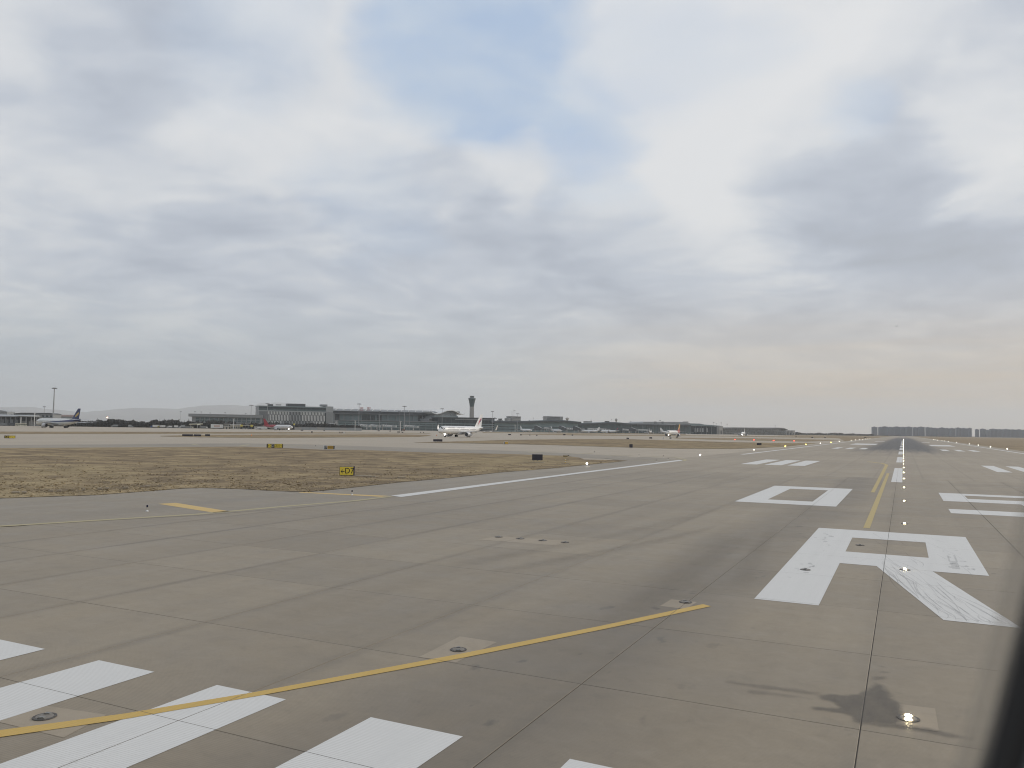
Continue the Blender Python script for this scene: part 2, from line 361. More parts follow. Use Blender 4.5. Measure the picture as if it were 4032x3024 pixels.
# near grass island
ISL = [(-420, 1990), (0, 1963), (380, 1950), (633, 1931), (720, 1924), (791, 1921.5), (949, 1926), (1050, 1932), (1139, 1936), (1220, 1937), (1300, 1930), (1400, 1919), (1571, 1900), (1775, 1882), (1978, 1860), (2181, 1844), (2317, 1830), (2400, 1822), (2472, 1814),
       (2407, 1812), (2300, 1810), (2282, 1803), (2226, 1795), (2090, 1791.6), (2000, 1788), (1718, 1783), (1592, 1779), (1440, 1773), (1264, 1771), (1112, 1764), (960, 1759), (560, 1761.5), (0, 1765), (-420, 1770)]
island = sheet('grass_island', GP(ISL), 0.03, M_GRASS, label='rough strip of dry brown grass between runway and taxiway')
G2 = [(1625, 1742), (1800, 1738), (2000, 1732), (2250, 1729), (2480, 1729.5), (2653, 1734), (2880, 1741), (3093, 1744.6), (3222, 1744.6), (3093, 1758.5), (2960, 1765), (2880, 1767), (2653, 1766), (2480, 1762), (2200, 1753), (2000, 1748), (1800, 1745)]
sheet('grass_strip', GP(G2), 0.02, M_GRASS, label='olive brown grass strip beyond the runway exit, dark signs standing on it')
G1 = [(632, 1716), (800, 1712.5), (1040, 1711), (1520, 1710), (1680, 1712), (1700, 1716), (1650, 1720), (1520, 1721.5), (1040, 1724), (800, 1722), (632, 1718)]
sheet('grass_strip', GP(G1), 0.02, M_GRASS, label='thin brown grass strip behind the two yellow taxiway signs')
G0 = [(-400, 1700), (0, 1699.5), (560, 1700), (1040, 1701), (1520, 1704), (1700, 1705.5), (1690, 1707), (1520, 1706.5), (1040, 1707), (560, 1708), (0, 1708), (-400, 1708)]
sheet('grass_strip', GP(G0), 0.02, M_GRASS, label='thin brown grass strip between the two parallel taxiways')
G4 = [(1900, 1701.5), (2200, 1704), (2480, 1706.5), (2700, 1709), (2700, 1712), (2480, 1709.5), (2200, 1707), (1900, 1704)]
sheet('grass_strip', GP(G4), 0.02, M_GRASS, label='narrow brown grass strip along the terminal apron')
G5 = [(2050, 1708.5), (2250, 1709), (2480, 1712), (2760, 1714.5), (2960, 1716.5), (3200, 1719), (3430, 1721.5), (3400, 1724.5), (3200, 1724), (2960, 1720), (2760, 1717.5), (2480, 1716.5), (2250, 1714), (2050, 1711)]
sheet('grass_strip', GP(G5), 0.02, M_FIELD, label='long brown grass strip behind the taxiing aeroplanes')
G6 = [(2640, 1723), (2760, 1724), (2960, 1725.5), (3250, 1731), (3340, 1732.5), (3180, 1738.5), (2960, 1734.5), (2800, 1731), (2660, 1726.5)]
sheet('grass_strip', GP(G6), 0.02, M_FIELD, label='tapering brown grass strip with red lights along its edge')
# small pavement stain bands on the island side
taxi_sh = sheet('taxiway_shoulder', GP([(-400, 1752), (0, 1752), (560, 1748), (960, 1745), (1300, 1752), (1600, 1762), (1950, 1773), (2200, 1782), (2480, 1797), (2400, 1806), (2200, 1800), (1700, 1786), (1300, 1776), (960, 1764), (400, 1767), (-400, 1775)]), -0.02, M_SHO, label='grey asphalt shoulder of the taxiway beside the grass island')
# runway: far sheet plus the bed that carries the separate slabs
def rect(x0, x1, y0, y1): return [(x0, y0), (x1, y0), (x1, y1), (x0, y1)]
y_end = JY[-1]
rw = MB()
rw.mat(0).poly(rect(JX[0], 33, y_end, 3700), 0.0); rw.mat(0).poly(rect(JX[-1], 33, -60, y_end), 0.0); rw.mat(0).poly(rect(JX[0], JX[-1], -60, JY[0]), 0.0); rw.mat(0).poly(rect(-62, JX[0], -60, 60), -0.012)
rw.mat(1).poly(rect(JX[0], JX[-1], JY[0], y_end), -0.014)
runway = tag(rw.build('runway', [M_RWY, M_FILL], fix=False), 'broad grey brown concrete runway of square slabs running to the horizon', kind='structure')
GAPX, GAPY = 0.016, 0.012
for i in range(len(JX)-1):
    me = None
    for j in range(len(JY)-1):
        w, l = JX[i+1]-JX[i]-GAPX, JY[j+1]-JY[j]-GAPY; t = 0.012
        if me is None:
            mb = MB(); a, c_ = w/2, l/2; t = 0.006
            ring = lambda q, z: [(-q[0], -q[1], z), (q[0], -q[1], z), (q[0], q[1], z), (-q[0], q[1], z)]
            mb.loft([ring((a, c_), -0.3), ring((a, c_), -t), ring((a-t, c_-t), 0.0)])
            me = mb.mesh('slab'); me.materials.append(M_SLAB)
        link('slab', me, runway, ((JX[i]+JX[i+1])/2, (JY[j]+JY[j+1])/2, -random.random()*0.002))
sho = [(-420, 2100), (0, 2074), (300, 2056), (780, 2030), (1250, 1992), (1540, 1957), (1996, 1898.5), (2304, 1860), (2689, 1813), (2700, 1811), (2660, 1806), (2560, 1801), (2472, 1800), (2380, 1804), (2440, 1812), (2472, 1814)]+[p for p in ISL[:19]][::-1]
shoulder = sheet('runway_shoulder', GP(sho), 0.006, M_SHO, label='darker asphalt shoulder between the white edge line and the grass island')
# ---------------------------------------------------------------- painted markings: cut where a slab joint runs under them
def marking(name, polys, z, m_, label, parent=runway, cut=True):
    bm = bmesh.new()
    for pl in polys:
        f = bm.faces.new([bm.verts.new((p[0], p[1], z)) for p in pl])
        if f.calc_area() and f.normal.z < 0: f.normal_flip()
    bm.normal_update()
    for f in bm.faces:
        if f.normal.z < 0: f.normal_flip()
    if cut:
        for ax, js, g in ((0, JX, GAPX), (1, JY, GAPY)):
            lo = min(v.co[ax] for v in bm.verts); hi = max(v.co[ax] for v in bm.verts)
            for j in js:
                if lo < j < hi and (ax == 0 or True):
                    for s_ in (-1, 1):
                        co = [0, 0, 0]; no = [0, 0, 0]; co[ax] = j+s_*g*0.42; no[ax] = 1
                        bmesh.ops.bisect_plane(bm, geom=bm.verts[:]+bm.edges[:]+bm.faces[:], plane_co=co, plane_no=no)
                    dead = [f for f in bm.faces if abs(f.calc_center_median()[ax]-j) < g*0.42 and all(abs(v.co[ax]-j) < g*0.5 for v in f.verts)]
                    if ax == 0 or dead: bmesh.ops.delete(bm, geom=dead, context='FACES')
    me = bpy.data.meshes.new(name); bm.to_mesh(me); bm.free(); me.materials.append(m_)
    o = link(name, me, parent); o['label'] = label
    return o
q = lambda x0, x1, y0, y1: rect(x0, x1, y0, y1)
# threshold stripes (each its own part)
for k, (xl, xr) in enumerate(((-19.35, -17.85), (-16.3, -14.8), (-13.27, -11.82), (-10.33, -8.84), (-7.2, -5.62), (-4.0, -2.45), (1.2, 2.75), (4.3, 5.8))):
    marking('threshold_stripe', [q(xl, xr, -20, 10.05)], 0.004, M_WHITE, 'broad white threshold stripe with fine grooves across it')
xs = [-3.55, -1.97, 0.76, 2.35]
marking('runway_letter', [q(-3.55, -1.97, 21.8, 39.65), q(-1.97, 0.76, 36.72, 39.65), q(0.76, 2.35, 29.08, 39.65), [(-1.97, 32.25), (-1.97, 29.25), (-0.84, 29.25), (0.76, 29.12), (0.76, 32.2)],
                          [(-0.84, 29.25), (0.80, 21.6), (2.36, 21.6), (0.79, 29.1)]], 0.004, M_WHITE, 'huge white letter R painted across the centreline joint')
marking('runway_digit', [q(-9.62, -8.02, 51.75, 69.3), q(-5.26, -3.66, 51.75, 69.3), q(-8.02, -5.26, 66.3, 69.3), q(-8.02, -5.26, 51.75, 54.65)], 0.004, M_WHITE, 'huge white squared numeral 0 painted on the runway')
marking('runway_digit', [q(2.36, 8.3, 67.0, 69.1), q(2.36, 3.95, 60.7, 67.0), q(3.95, 8.3, 60.7, 63.75), q(6.75, 8.3, 51.4, 60.7), q(2.36, 6.75, 51.4, 54.3)], 0.004, M_WHITE, 'huge white squared numeral 5 painted on the runway')
for k in range(11):
    y0 = 82+59.5*k
    marking('centreline_dash', [q(-1.06, -0.12, y0, y0+35)], 0.004, M_WHITE2, 'white centreline dash beside the row of inset lights')
for sgn in (-1, 1):
    for y0, y1, xsets in ((114.3, 137.3, ((10.3, 11.9), (13.4, 15.0), (16.5, 18.1)) if sgn > 0 else ((12.0, 14.2), (15.0, 17.2), (18.2, 20.4))), (260, 286, ((10.2, 12.0), (14.0, 15.8), (17.8, 19.6)))):
        for a, c_ in xsets:
            a, c_ = (a, c_) if sgn > 0 else (-c_, -a)
            marking('touchdown_mark', [q(a, c_, y0, y1)], 0.004, M_WHITE2, 'short white touchdown zone bar, one of three abreast', cut=False)
    for y0, y1, a, c_ in ((375, 425, 10.5, 19.3), (560, 583, 10.5, 15.0)):
        a, c_ = (a, c_) if sgn > 0 else (-c_-1.5, -a-.3)
        marking('aiming_mark', [q(a, c_, y0, y1)], 0.004, M_WHITE2, 'wide white aiming point block far down the runway', cut=False)
def strip_px(pts, w, z):     # a painted line of width w along picture points on the ground
    P = [G(x, y) for x, y in pts]; L, R = [], []
    for i, p in enumerate(P):
        t = (P[min(i+1, len(P)-1)]-P[max(i-1, 0)]); t.z = 0; t.normalize(); n = Vector((-t.y, t.x, 0))
        L.append(p+n*w/2); R.append(p-n*w/2)
    return [[L[i], R[i], R[i+1], L[i+1]] for i in range(len(P)-1)]
marking('edge_line', [[G(1540, 1952), G(1580, 1957.5), G(2000, 1901.5), G(2304, 1862), G(2689, 1813.6), G(2675, 1811), G(2304, 1857), G(1996, 1895)]], 0.010, M_WHITE2, 'solid white edge line along the grass island', cut=False)
marking('edge_line', [[(-29.6, 165), (-28.7, 165), (-28.7, 1500), (-29.6, 1500)]], 0.005, M_WHITE2, 'white runway edge line beyond the exit taxiway', cut=False)
marking('edge_line', [[(27.6, 60), (28.5, 60), (28.5, 1500), (27.6, 1500)]], 0.005, M_WHITE2, 'white runway edge line on the side with the far grass field', cut=False)
marking('shoulder_line', strip_px([(-300, 2088), (0, 2072.5), (420, 2047), (780, 2025), (1170, 1990), (1400, 1972), (1540, 1955)], 0.42, 0.010), 0.010, M_OLDY, 'thin faded yellow line bounding the shoulder', cut=False)
marking('shoulder_bar', [GP([(623, 1984.5), (692, 1980.5), (905, 2014), (842, 2019)])], 0.010, M_YELLOW2, 'short fat yellow bar on the shoulder beside a marker post', cut=False)
marking('shoulder_bar', [GP([(1175, 1940), (1185, 1937.5), (1530, 1953), (1500, 1956.5)])], 0.010, M_YELLOW2, 'long slim yellow bar meeting the tip of the white edge line', cut=False)
marking('lead_line', [[(-11.42, 7.2), (-11.2, 7.0), (-10.3, 8.28), (-9.34, 9.95), (-7.5, 13.45), (-5.86, 16.93), (-4.35, 20.3), (-4.58, 20.45), (-6.1, 17.0), (-7.7, 13.62), (-9.5, 10.1), (-10.5, 8.42)], [(-11.42, 7.2), (-13.4, 4.3), (-13.1, 4.2), (-11.2, 7.0)]],
        0.008, M_YELLOW, 'yellow taxi line curving across the threshold stripes', cut=True)
marking('lead_line', [[(-1.72, 40.8), (-1.44, 40.8), (-1.44, 100.4), (-1.72, 100.4)]], 0.008, M_YELLOW3, 'straight yellow line ahead of the letter R', cut=True)
marking('lead_line', [[(-2.24, 66.2), (-1.98, 66.2), (-1.98, 128), (-2.4, 128)], [(-2.4, 128), (-1.98, 128), (-2.6, 134), (-3.1, 134)], [(-3.1, 134), (-2.6, 134), (-4.7, 141), (-5.4, 141)]], 0.008, M_YELLOW3, 'second yellow line bending off towards the exit', cut=False)
for pts in ([(2486, 1812), (2560, 1814), (2640, 1816)], [(2488, 1800), (2600, 1798), (2660, 1802), (2690, 1808), (2702, 1811), (2688, 1816)], [(2515, 1808), (2600, 1808), (2690, 1811)]):
    marking('exit_line', strip_px(pts, 0.5, 0.012), 0.012, M_OLDY, 'faint yellow curve at the nose of the exit taxiway', cut=False)
for pts, w in (([(758, 1749.5), (786, 1753)], .9), (([(947, 1755), (982, 1750.5)]), .9), (([(1113, 1757), (1190, 1753.5)]), .7), (([(2082, 1782), (2143, 1778.5)]), .9), (([(2245, 1787.5), (2330, 1785)]), .8), (([(530, 1750), (560, 1750.5)]), .6), (([(582, 1753), (612, 1753)]), .6), ([(2380, 1793), (2490, 1792)], .6), ([(2570, 1768.5), (2590, 1768.8)], .8)):
    marking('taxiway_mark', strip_px(pts, w, 0.012), -0.014, M_OLDY, 'pale yellow dash on the taxiway surface beside the grass island', parent=taxi, cut=False)
# repair patches, damp stain and rubber scuffs (marks that belong to the slab surface)
for pl in ([(1100+x*.7685, 2300+y*.7685) for x, y in ((716, 374), (925, 268), (1114, 297), (905, 402))], [(3000+x*.4665, 2300+y*.4665) for x, y in ((1165, 1012), (1462, 1050), (1495, 1247), (1130, 1190))], [(1100+x*.7685, 2300+y*.7685) for x, y in ((1950, 112), (2008, 78), (2140, 92), (2085, 128))],
           [(-60, 2830), (120, 2770), (420, 2815), (250, 2905)], [(1880, 2125), (1960, 2112), (2240, 2130), (2190, 2148)]):
    marking('repair_patch', [GP(pl)], 0.0025, M_PATCH, 'paler square repair patch cut around an inset light')
zz = lambda l: [(3000+x*.4665, 2300+y*.4665) for x, y in l]
def attr_mat(name, col, amount, rough):
    m_, nb = newmat(name)
    pos = nb.n('ShaderNodeNewGeometry').outputs['Position']; at = nb.n('ShaderNodeAttribute', attribute_name='wet').outputs['Fac']
    n = nb.noise(nb.scl(pos, (1, .5, 1)), 2.2, 6, 0.7)
    a = nb.m('MULTIPLY', at, nb.mr(n, 0.25, 0.65, amount*0.55, amount))
    finish(nb, col, rough, alpha=a, spec=0.5); return m_
M_DAMP = attr_mat('damp_concrete', (0.085, 0.074, 0.06), 0.50, 0.42)
M_TRACK = attr_mat('tyre_track', (0.07, 0.062, 0.053), 0.08, 0.8)
def with_attr(mb, vals, name, m_, label):
    o = mb.build(name, m_, runway, fix=False); at = o.data.attributes.new('wet', 'FLOAT', 'POINT'); at.data.foreach_set('value', vals)
    if o.data.polygons[0].normal.z < 0: o.data.flip_normals()
    return tag(o, label)
def sdf(p, poly):
    d = 1e9; c = False; n = len(poly)
    for i in range(n):
        a, e = poly[i], poly[i-1]; ex, ey = e[0]-a[0], e[1]-a[1]; wx, wy = p[0]-a[0], p[1]-a[1]
        t = max(0, min(1, (wx*ex+wy*ey)/(ex*ex+ey*ey+1e-12))); d = min(d, (wx-ex*t)**2+(wy-ey*t)**2)
        if (a[1] > p[1]) != (e[1] > p[1]) and p[0] < ex*(p[1]-a[1])/(ey)+a[0]: c = not c
    return sqrt(d)*(1 if c else -1)
from mathutils import noise as mnoise
def damp(polys, label, step, z):
    PP = [([(v.x, v.y) for v in (G(*p) for p in pl)], k, soft) for pl, k, soft in polys]
    xs_ = [p[0] for P, k, s_ in PP for p in P]; ys_ = [p[1] for P, k, s_ in PP for p in P]
    x0, x1, y0, y1 = min(xs_)-.25, max(xs_)+.25, min(ys_)-.3, max(ys_)+.3; nx, ny = int((x1-x0)/step), int((y1-y0)/(step*1.6))
    mb = MB(); vals = []; vs_ = []
    for j in range(ny+1):
        for i in range(nx+1):
            x, y = x0+(x1-x0)*i/nx, y0+(y1-y0)*j/ny
            w = mnoise.fractal(Vector((x*2.2, y*1.3, 1.7)), 1.0, 2.0, 4)*.10+mnoise.noise(Vector((x*9, y*5, 4)))*.025
            v = 0
            for P, k, soft in PP:
                q_ = (sdf((x, y), P)+w)/soft+.5; v = max(v, k*max(0, min(1, q_)))
            edge = min(i, nx-i, j, ny-j)/3; vs_.append((x, y, z)); vals.append(v*min(1, edge))
    mb.add(vs_, [(j*(nx+1)+i, j*(nx+1)+i+1, (j+1)*(nx+1)+i+1, (j+1)*(nx+1)+i) for j in range(ny) for i in range(nx)])
    with_attr(mb, vals, 'damp_patch', M_DAMP, label)
st1 = zz([(480, 945), (560, 922), (700, 938), (850, 945), (905, 880), (960, 838), (1030, 855), (1072, 920), (1080, 965), (1190, 1005), (1165, 1060), (1150, 1140), (1100, 1185), (960, 1155), (850, 1200), (770, 1165), (740, 1118), (600, 1088), (450, 1046), (640, 1040), (600, 1000), (500, 975)])
st2 = zz([(960, 1150), (1250, 1195), (1500, 1245), (1790, 1300), (1790, 1328), (1480, 1272), (1200, 1226), (880, 1185)])
st3 = zz([(-300, 815), (60, 860), (300, 885), (480, 915), (480, 950), (250, 915), (0, 878), (-300, 840)])
st4 = zz([(-100, 900), (160, 925), (420, 965), (420, 980), (150, 945), (-100, 915)]); st5 = zz([(970, 680), (1060, 700), (1050, 712), (965, 692)]); st6 = zz([(1010, 735), (1080, 745), (1070, 755), (1000, 745)]); st7 = zz([(960, 790), (1050, 782), (1045, 800), (965, 805)])
st8 = zz([(705, 1225), (770, 1232), (760, 1246), (700, 1240)]); st9 = zz([(700, 1262), (765, 1262), (760, 1292), (705, 1288)])
damp([(st1, 1, .10), (st2, .75, .10), (st3, .55, .12), (st4, .4, .10)]+[(x, .6, .08) for x in (st5, st6, st7, st8, st9)], 'ragged damp patch on the slabs beside a lit centreline light', .03, .0045)
def soft_track(pts, w, label, k0=0.0, k1=0.0):
    P = [G(x*.678+1300, y*.678+1700) for x, y in pts]; Q = []
    for i in range(len(P)-1):
        for k in range(8): Q.append(P[i].lerp(P[i+1], k/8))
    Q.append(P[-1])
    for _ in range(6): Q = [Q[0]]+[(Q[i-1]+Q[i]*2+Q[i+1])/4 for i in range(1, len(Q)-1)]+[Q[-1]]
    mb = MB(); vs_ = []; vals = []; prof = ((-1, 0), (-.45, .8), (0, 1), (.45, .8), (1, 0))
    for i, p_ in enumerate(Q):
        t = (Q[min(i+1, len(Q)-1)]-Q[max(i-1, 0)]).normalized(); nrm = Vector((-t.y, t.x, 0)); f = i/(len(Q)-1)
        for o_, v in prof: c_ = p_+nrm*(o_*w/2); vs_.append((c_.x, c_.y, .0031)); vals.append(v*min(1, f*5)*min(1, (1-f)*5))
    n = len(Q); mb.add(vs_, [(i*5+j, i*5+j+1, (i+1)*5+j+1, (i+1)*5+j) for i in range(n-1) for j in range(4)])
    with_attr(mb, vals, 'tyre_track', M_TRACK, label)
TRK = [([(560, 800), (900, 745), (1300, 672), (1700, 590), (2050, 505), (2400, 410)], 1.1), ([(700, 850), (1100, 790), (1500, 720), (1900, 640), (2300, 540)], .9), ([(1150, 770), (1600, 690), (2000, 610), (2350, 520)], .6), ([(1750, 1130), (1950, 900), (2150, 720), (2450, 520)], 2.2), ([(1500, 1200), (1800, 1000), (2100, 800), (2420, 600)], 1.2), ([(2350, 950), (2480, 700), (2600, 520)], .8)]
for pts, w in TRK: soft_track(pts, w, 'faint dark tyre track curving onto the runway centreline')
rs = random.Random(3); mb = MB()
def scuff(mb, x0, y0, x1, y1, bow, w):
    n = 7; pr = None
    for i in range(n+1):
        t = i/n; x = x0+(x1-x0)*t+bow*sin(pi*t); y = y0+(y1-y0)*t; ww = w*(0.4+0.6*sin(pi*min(1, t*1.1)))
        cur = [(x-ww/2, y, 0.0065), (x+ww/2, y, 0.0065)]
        if pr: mb.add([pr[0], pr[1], cur[1], cur[0]], [(0, 1, 2, 3)])
        pr = cur
for k in range(55):        # tyre scuffs over the leg and bowl of the R
    t = rs.random()**0.8; yy = 32.0-10.2*t; lo = -0.9+max(0, (29.2-yy))*0.215; hi = lo+1.62
    x0 = lo+.1+rs.random()*1.25; ln = rs.uniform(0.8, 4.5); sl_ = rs.uniform(0.10, 0.34)
    y1 = max(21.75, yy-ln); x1 = x0+(yy-y1)*sl_
    if x1 > -0.9+max(0, 29.2-y1)*.215+1.6 or (yy > 29.3 and x0 < -1.8): continue
    scuff(mb, x0, yy, min(x1, 2.3), y1, rs.uniform(-.15, .15), rs.uniform(.02, .05))
for k in range(14): scuff(mb, *(lambda x, y: (x, y, x+rs.uniform(.2, .8), y-rs.uniform(1.0, 3.0)))(rs.uniform(-1.8, 2.0), rs.uniform(29.6, 39)), rs.uniform(-.1, .1), rs.uniform(.015, .03))
o = mb.build('tyre_scuff', M_SCUFF, runway, fix=False); tag(o, 'thin dark tyre scuffs smeared over the letter R', kind='stuff')
mb = MB()
for cx, cy_, n_, spx, spy in ((1.55, 32.3, 10, .35, 2.2), (-2.9, 27.6, 12, .35, 1.4), (-2.9, 36.0, 12, .4, 2.0), (1.95, 30.4, 8, .3, 1.0)):
    for k in range(n_):
        a, c_ = cx+rs.gauss(0, spx*.6), cy_+rs.gauss(0, spy*.6); w, l = rs.uniform(.04, .11), rs.uniform(.08, .3)
        mb.poly([(a+w*cos(t*pi/3)*rs.uniform(.6, 1.1), c_+l*sin(t*pi/3)*rs.uniform(.6, 1.1)) for t in range(6)], 0.0066)
mb.poly(q(1.38, 1.62, 30.0, 31.4), 0.0066); mb.poly(q(1.36, 1.42, 31.5, 33.2), 0.0066); mb.poly(q(1.58, 1.64, 31.7, 33.4), 0.0066)
tag(mb.build('paint_chip', M_SCUFF, runway, fix=False), 'grey chips worn through the white paint of the R', kind='stuff')
# ================================================================ hills and haze
M_HILL = mat('hill_scrub', (0.13, 0.125, 0.105), 0.95, var=0.35, scale=0.0012)
def ridge(name, pts, D, dep, label):
    mb = MB(); rows = [[], [], [], []]; rr = random.Random(11)
    P = []
    for i in range(len(pts)-1):
        for k in range(8):
            t = k/8; y = pts[i][1]+(pts[i+1][1]-pts[i][1])*(t*t*(3-2*t))+rr.uniform(-0.25, 0.25); P.append((pts[i][0]+(pts[i+1][0]-pts[i][0])*t, y))
    P.append(pts[-1])
    for x, y in P:
        z = max(ZAT(x, y, D), 2); a = AT(x, D)
        rows[0].append(AT(x, D-dep)); m1 = AT(x, D-dep*.45); m1.z = z*(.56+.10*sin(x*.021)+.06*sin(x*.057+1)); rows[1].append(m1)
        a.z = z; rows[2].append(a); rows[3].append(AT(x, D+dep))
    n = len(P); mb.add([p for r_ in rows for p in r_], [(k*n+i, k*n+i+1, (k+1)*n+i+1, (k+1)*n+i) for k in range(3) for i in range(n-1)])
    return tag(mb.build(name, M_HILL, smooth=60), label, kind='structure')
ridge('hills', [(-300, 1608), (-100, 1601), (0, 1603), (120, 1603), (200, 1612), (330, 1622), (380, 1618), (481, 1609), (531, 1606), (642, 1608), (690, 1610), (758, 1601.5), (796, 1596.5), (910, 1594), (974, 1599), (1060, 1606), (1200, 1625), (1320, 1650), (1420, 1672)], 22000, 4000, 'pale hazy ridge of hills behind the trees')
ridge('mountains', [(820, 1640), (900, 1612), (960, 1598), (1000, 1595), (1031, 1585), (1055, 1589), (1086, 1584), (1117, 1586), (1147, 1591), (1162, 1588), (1188, 1594), (1238, 1600), (1300, 1606), (1420, 1622), (1600, 1650), (1800, 1680)], 27500, 3500, 'faint jagged mountains behind the hotel block')
m_, nb = newmat('haze_air')
pv = nb.n('ShaderNodeVolumePrincipled', inp={'Color': (0.92, 0.96, 1.0, 1), 'Density': 6.0e-5, 'Anisotropy': 0.15})
nb.n('ShaderNodeOutputMaterial', inp={'Volume': pv.outputs[0]})
hz_o = MB().box(-34000, 34000, -34000, 34000, -1.2, 960).build('haze', m_); tag(hz_o, 'thin winter haze lying over the whole airfield', kind='stuff')
# ================================================================ buildings
M_GLASS = mat('terminal_glass', (0.075, 0.108, 0.114), 0.22, var=0.3, scale=0.08, spec=0.6)
M_GLASS2 = mat('dark_glazing', (0.03, 0.042, 0.048), 0.25, var=0.25, scale=0.2, spec=0.5)
M_TEAL = mat('teal_panel', (0.19, 0.25, 0.258), 0.35, var=0.12, scale=0.1)
M_ROOF = mat('pale_metal_roof', (0.31, 0.325, 0.33), 0.5, var=0.08, scale=0.05)
M_ROOFT = mat('teal_metal_roof', (0.19, 0.235, 0.245), 0.5, var=0.08, scale=0.05)
M_TROOF = mat('terminal_roof', (0.19, 0.198, 0.20), 0.5, var=0.08, scale=0.05)
M_RIB = mat('white_roof_rib', (0.62, 0.63, 0.62), 0.5, var=0.06)
M_FASC = mat('dark_fascia', (0.075, 0.082, 0.09), 0.5, var=0.12, scale=0.2)
M_GREYW = mat('grey_panel_wall', (0.24, 0.25, 0.255), 0.6, var=0.1, scale=0.15)
M_CONC = mat('building_concrete', (0.36, 0.35, 0.33), 0.8, var=0.1, scale=0.1)
M_CREAM = mat('cream_render', (0.46, 0.43, 0.36), 0.8, var=0.1, scale=0.2)
M_WHITEP = mat('white_paint', (0.72, 0.72, 0.70), 0.45, var=0.06)
M_DARK = mat('dark_interior', (0.025, 0.026, 0.028), 0.8)
M_STEEL = mat('galvanised_steel', (0.33, 0.34, 0.35), 0.45, 0.3, var=0.1)
M_REDL = mat('red_lettering', (0.30, 0.05, 0.045), 0.6)
M_BLOCK = mat('apartment_render', (0.105, 0.122, 0.165), 0.8, var=0.08, scale=0.02)
M_BLOCKW = mat('apartment_window', (0.05, 0.058, 0.075), 0.35, var=0.2, scale=0.05)
class Fac:
    """upright facade between two ground points; u along it, y behind it, z up"""
    def __init__(s, px0, D0, px1, D1):
        s.A, s.B = AT(px0, D0), AT(px1, D1); d = s.B-s.A; s.L = d.length; s.u = d/s.L
        s.n = Vector((-s.u.y, s.u.x, 0)); s.rz = atan2(s.u.y, s.u.x)
    def at(s, px, py):
        d = ray(px, py); t = (s.A-CP).dot(s.n)/d.dot(s.n); p = CP+d*t
        return (p-s.A).dot(s.u), p.z
    def U(s, px): return s.at(px, HOR(px))[0]
    def Z(s, px, py): return s.at(px, py)[1]
    def thing(s, name, label, cat, group=None): return thing(name, label, cat, s.A, s.rz, group)
# ---- glazed hall behind the trees
F = Fac(749, 1300, 1030, 1330); t = F.thing('glass_hall', 'long low glazed hall with flat overhanging roof behind dark trees', 'building')
L = F.L; zr = F.Z(880, 1632)
MB().box(2, L, 1.5, 45, 0, zr-4.6).build('wall', M_GREYW, t)
MB().vprism([(-3, zr-4.2), (L+1, zr-4.6), (L+1, zr-.4), (-3, zr)], -2.5, 47).build('roof', M_GREYW, t)
MB().vprism([(-3.3, zr+.02), (L+1.2, zr-.38), (L+1.2, zr+.15), (-3.3, zr+.5)], -2.9, 47.4).build('roof_edge', M_ROOF, t)
for k in range(14):
    x0 = 8+k*(L-10)/14; w = (L-10)/14-1.4
    g = MB().box(x0, x0+w, 0.9, 1.45, zr-12.5, zr-5.6).build('window', M_GLASS, t)
    MB().box(x0, x0+w, 0.75, 0.89, zr-9.4, zr-9.0).build('transom', M_ROOF, g)
MB().box(20, L, -1.2, 1.2, zr-14.2, zr-13.3).build('canopy', M_ROOF, t)
for k in (1, 3, 4, 7, 8, 11): MB().box(14+k*L/14, 14+k*L/14+L/18, 0.5, 0.95, zr-16.8, zr-14.8).build('facade_panel', M_TEAL, t)  # plain teal wall panels below the canopy
# ---- hotel block with upright fins
F = Fac(1018, 1340, 1309, 1395); t = F.thing('hotel_block', 'tall hotel block faced with staggered upright pale fins', 'building')
L = F.L; U = F.U; Z = F.Z
zt = Z(1160, 1601.5); x1, x2 = U(1052), U(1281)
MB().box(0, L, 0.5, 38, 0, zt-1).build('wall', M_GLASS2, t)
MB().box(-.5, x2, -1.1, 38.5, zt-1, zt+.6).build('roof', M_ROOFT, t)
MB().box(-.3, x2, -.5, .45, zt-7.0, zt-4.2).build('cornice', M_GLASS, t)
MB().box(-.6, x2+.2, -.9, .3, zt-8.9, zt-7.1).build('ledge', M_ROOF, t)
MB().box(x2+.3, L+.4, -1.0, 39, zt-8.5, zt+2.0).build('stair_tower', M_ROOF, t)
MB().box(x2+.5, L, -.6, 0.4, 6, zt-8.6).build('end_wall', M_GREYW, t)
r = MB().box(U(1133), U(1203), 6, 24, zt+.6, zt+5.0).build('plant_room', M_FASC, t)
MB().box(U(1133)-.4, U(1203)+.4, 5.6, 24.4, zt+5.05, zt+5.5).build('parapet', M_ROOF, r)
MB().box(U(1267), U(1291), 8, 22, zt+2.0, zt+5.6).build('plant_room', M_GREYW, t)
MB().box(U(1057), U(1076), 8, 16, zt+.6, zt+3.6).build('roof_tank', M_FASC, t)
MB().box(U(1084), U(1106), 3, 3.4, zt+1.6, zt+3.4).build('roof_sign_frame', M_ROOF, t)
fin = {}
def addfin(x, w, z0, z1, m_, y=-0.35, d=0.85):
    k = (round(w, 2), round(z1-z0, 2), m_.name)
    if k not in fin:
        fin[k] = MB().box(-w/2, w/2, -d/2, d/2, 0, z1-z0).mesh('fin'); fin[k].materials.append(m_)
    link('fin', fin[k], t, (x, y, z0))
rows = [(zt-14.0, zt-9.0, 0), (zt-24.2, zt-14.3, 1), (zt-34.5, zt-24.6, 0)]
n = 38
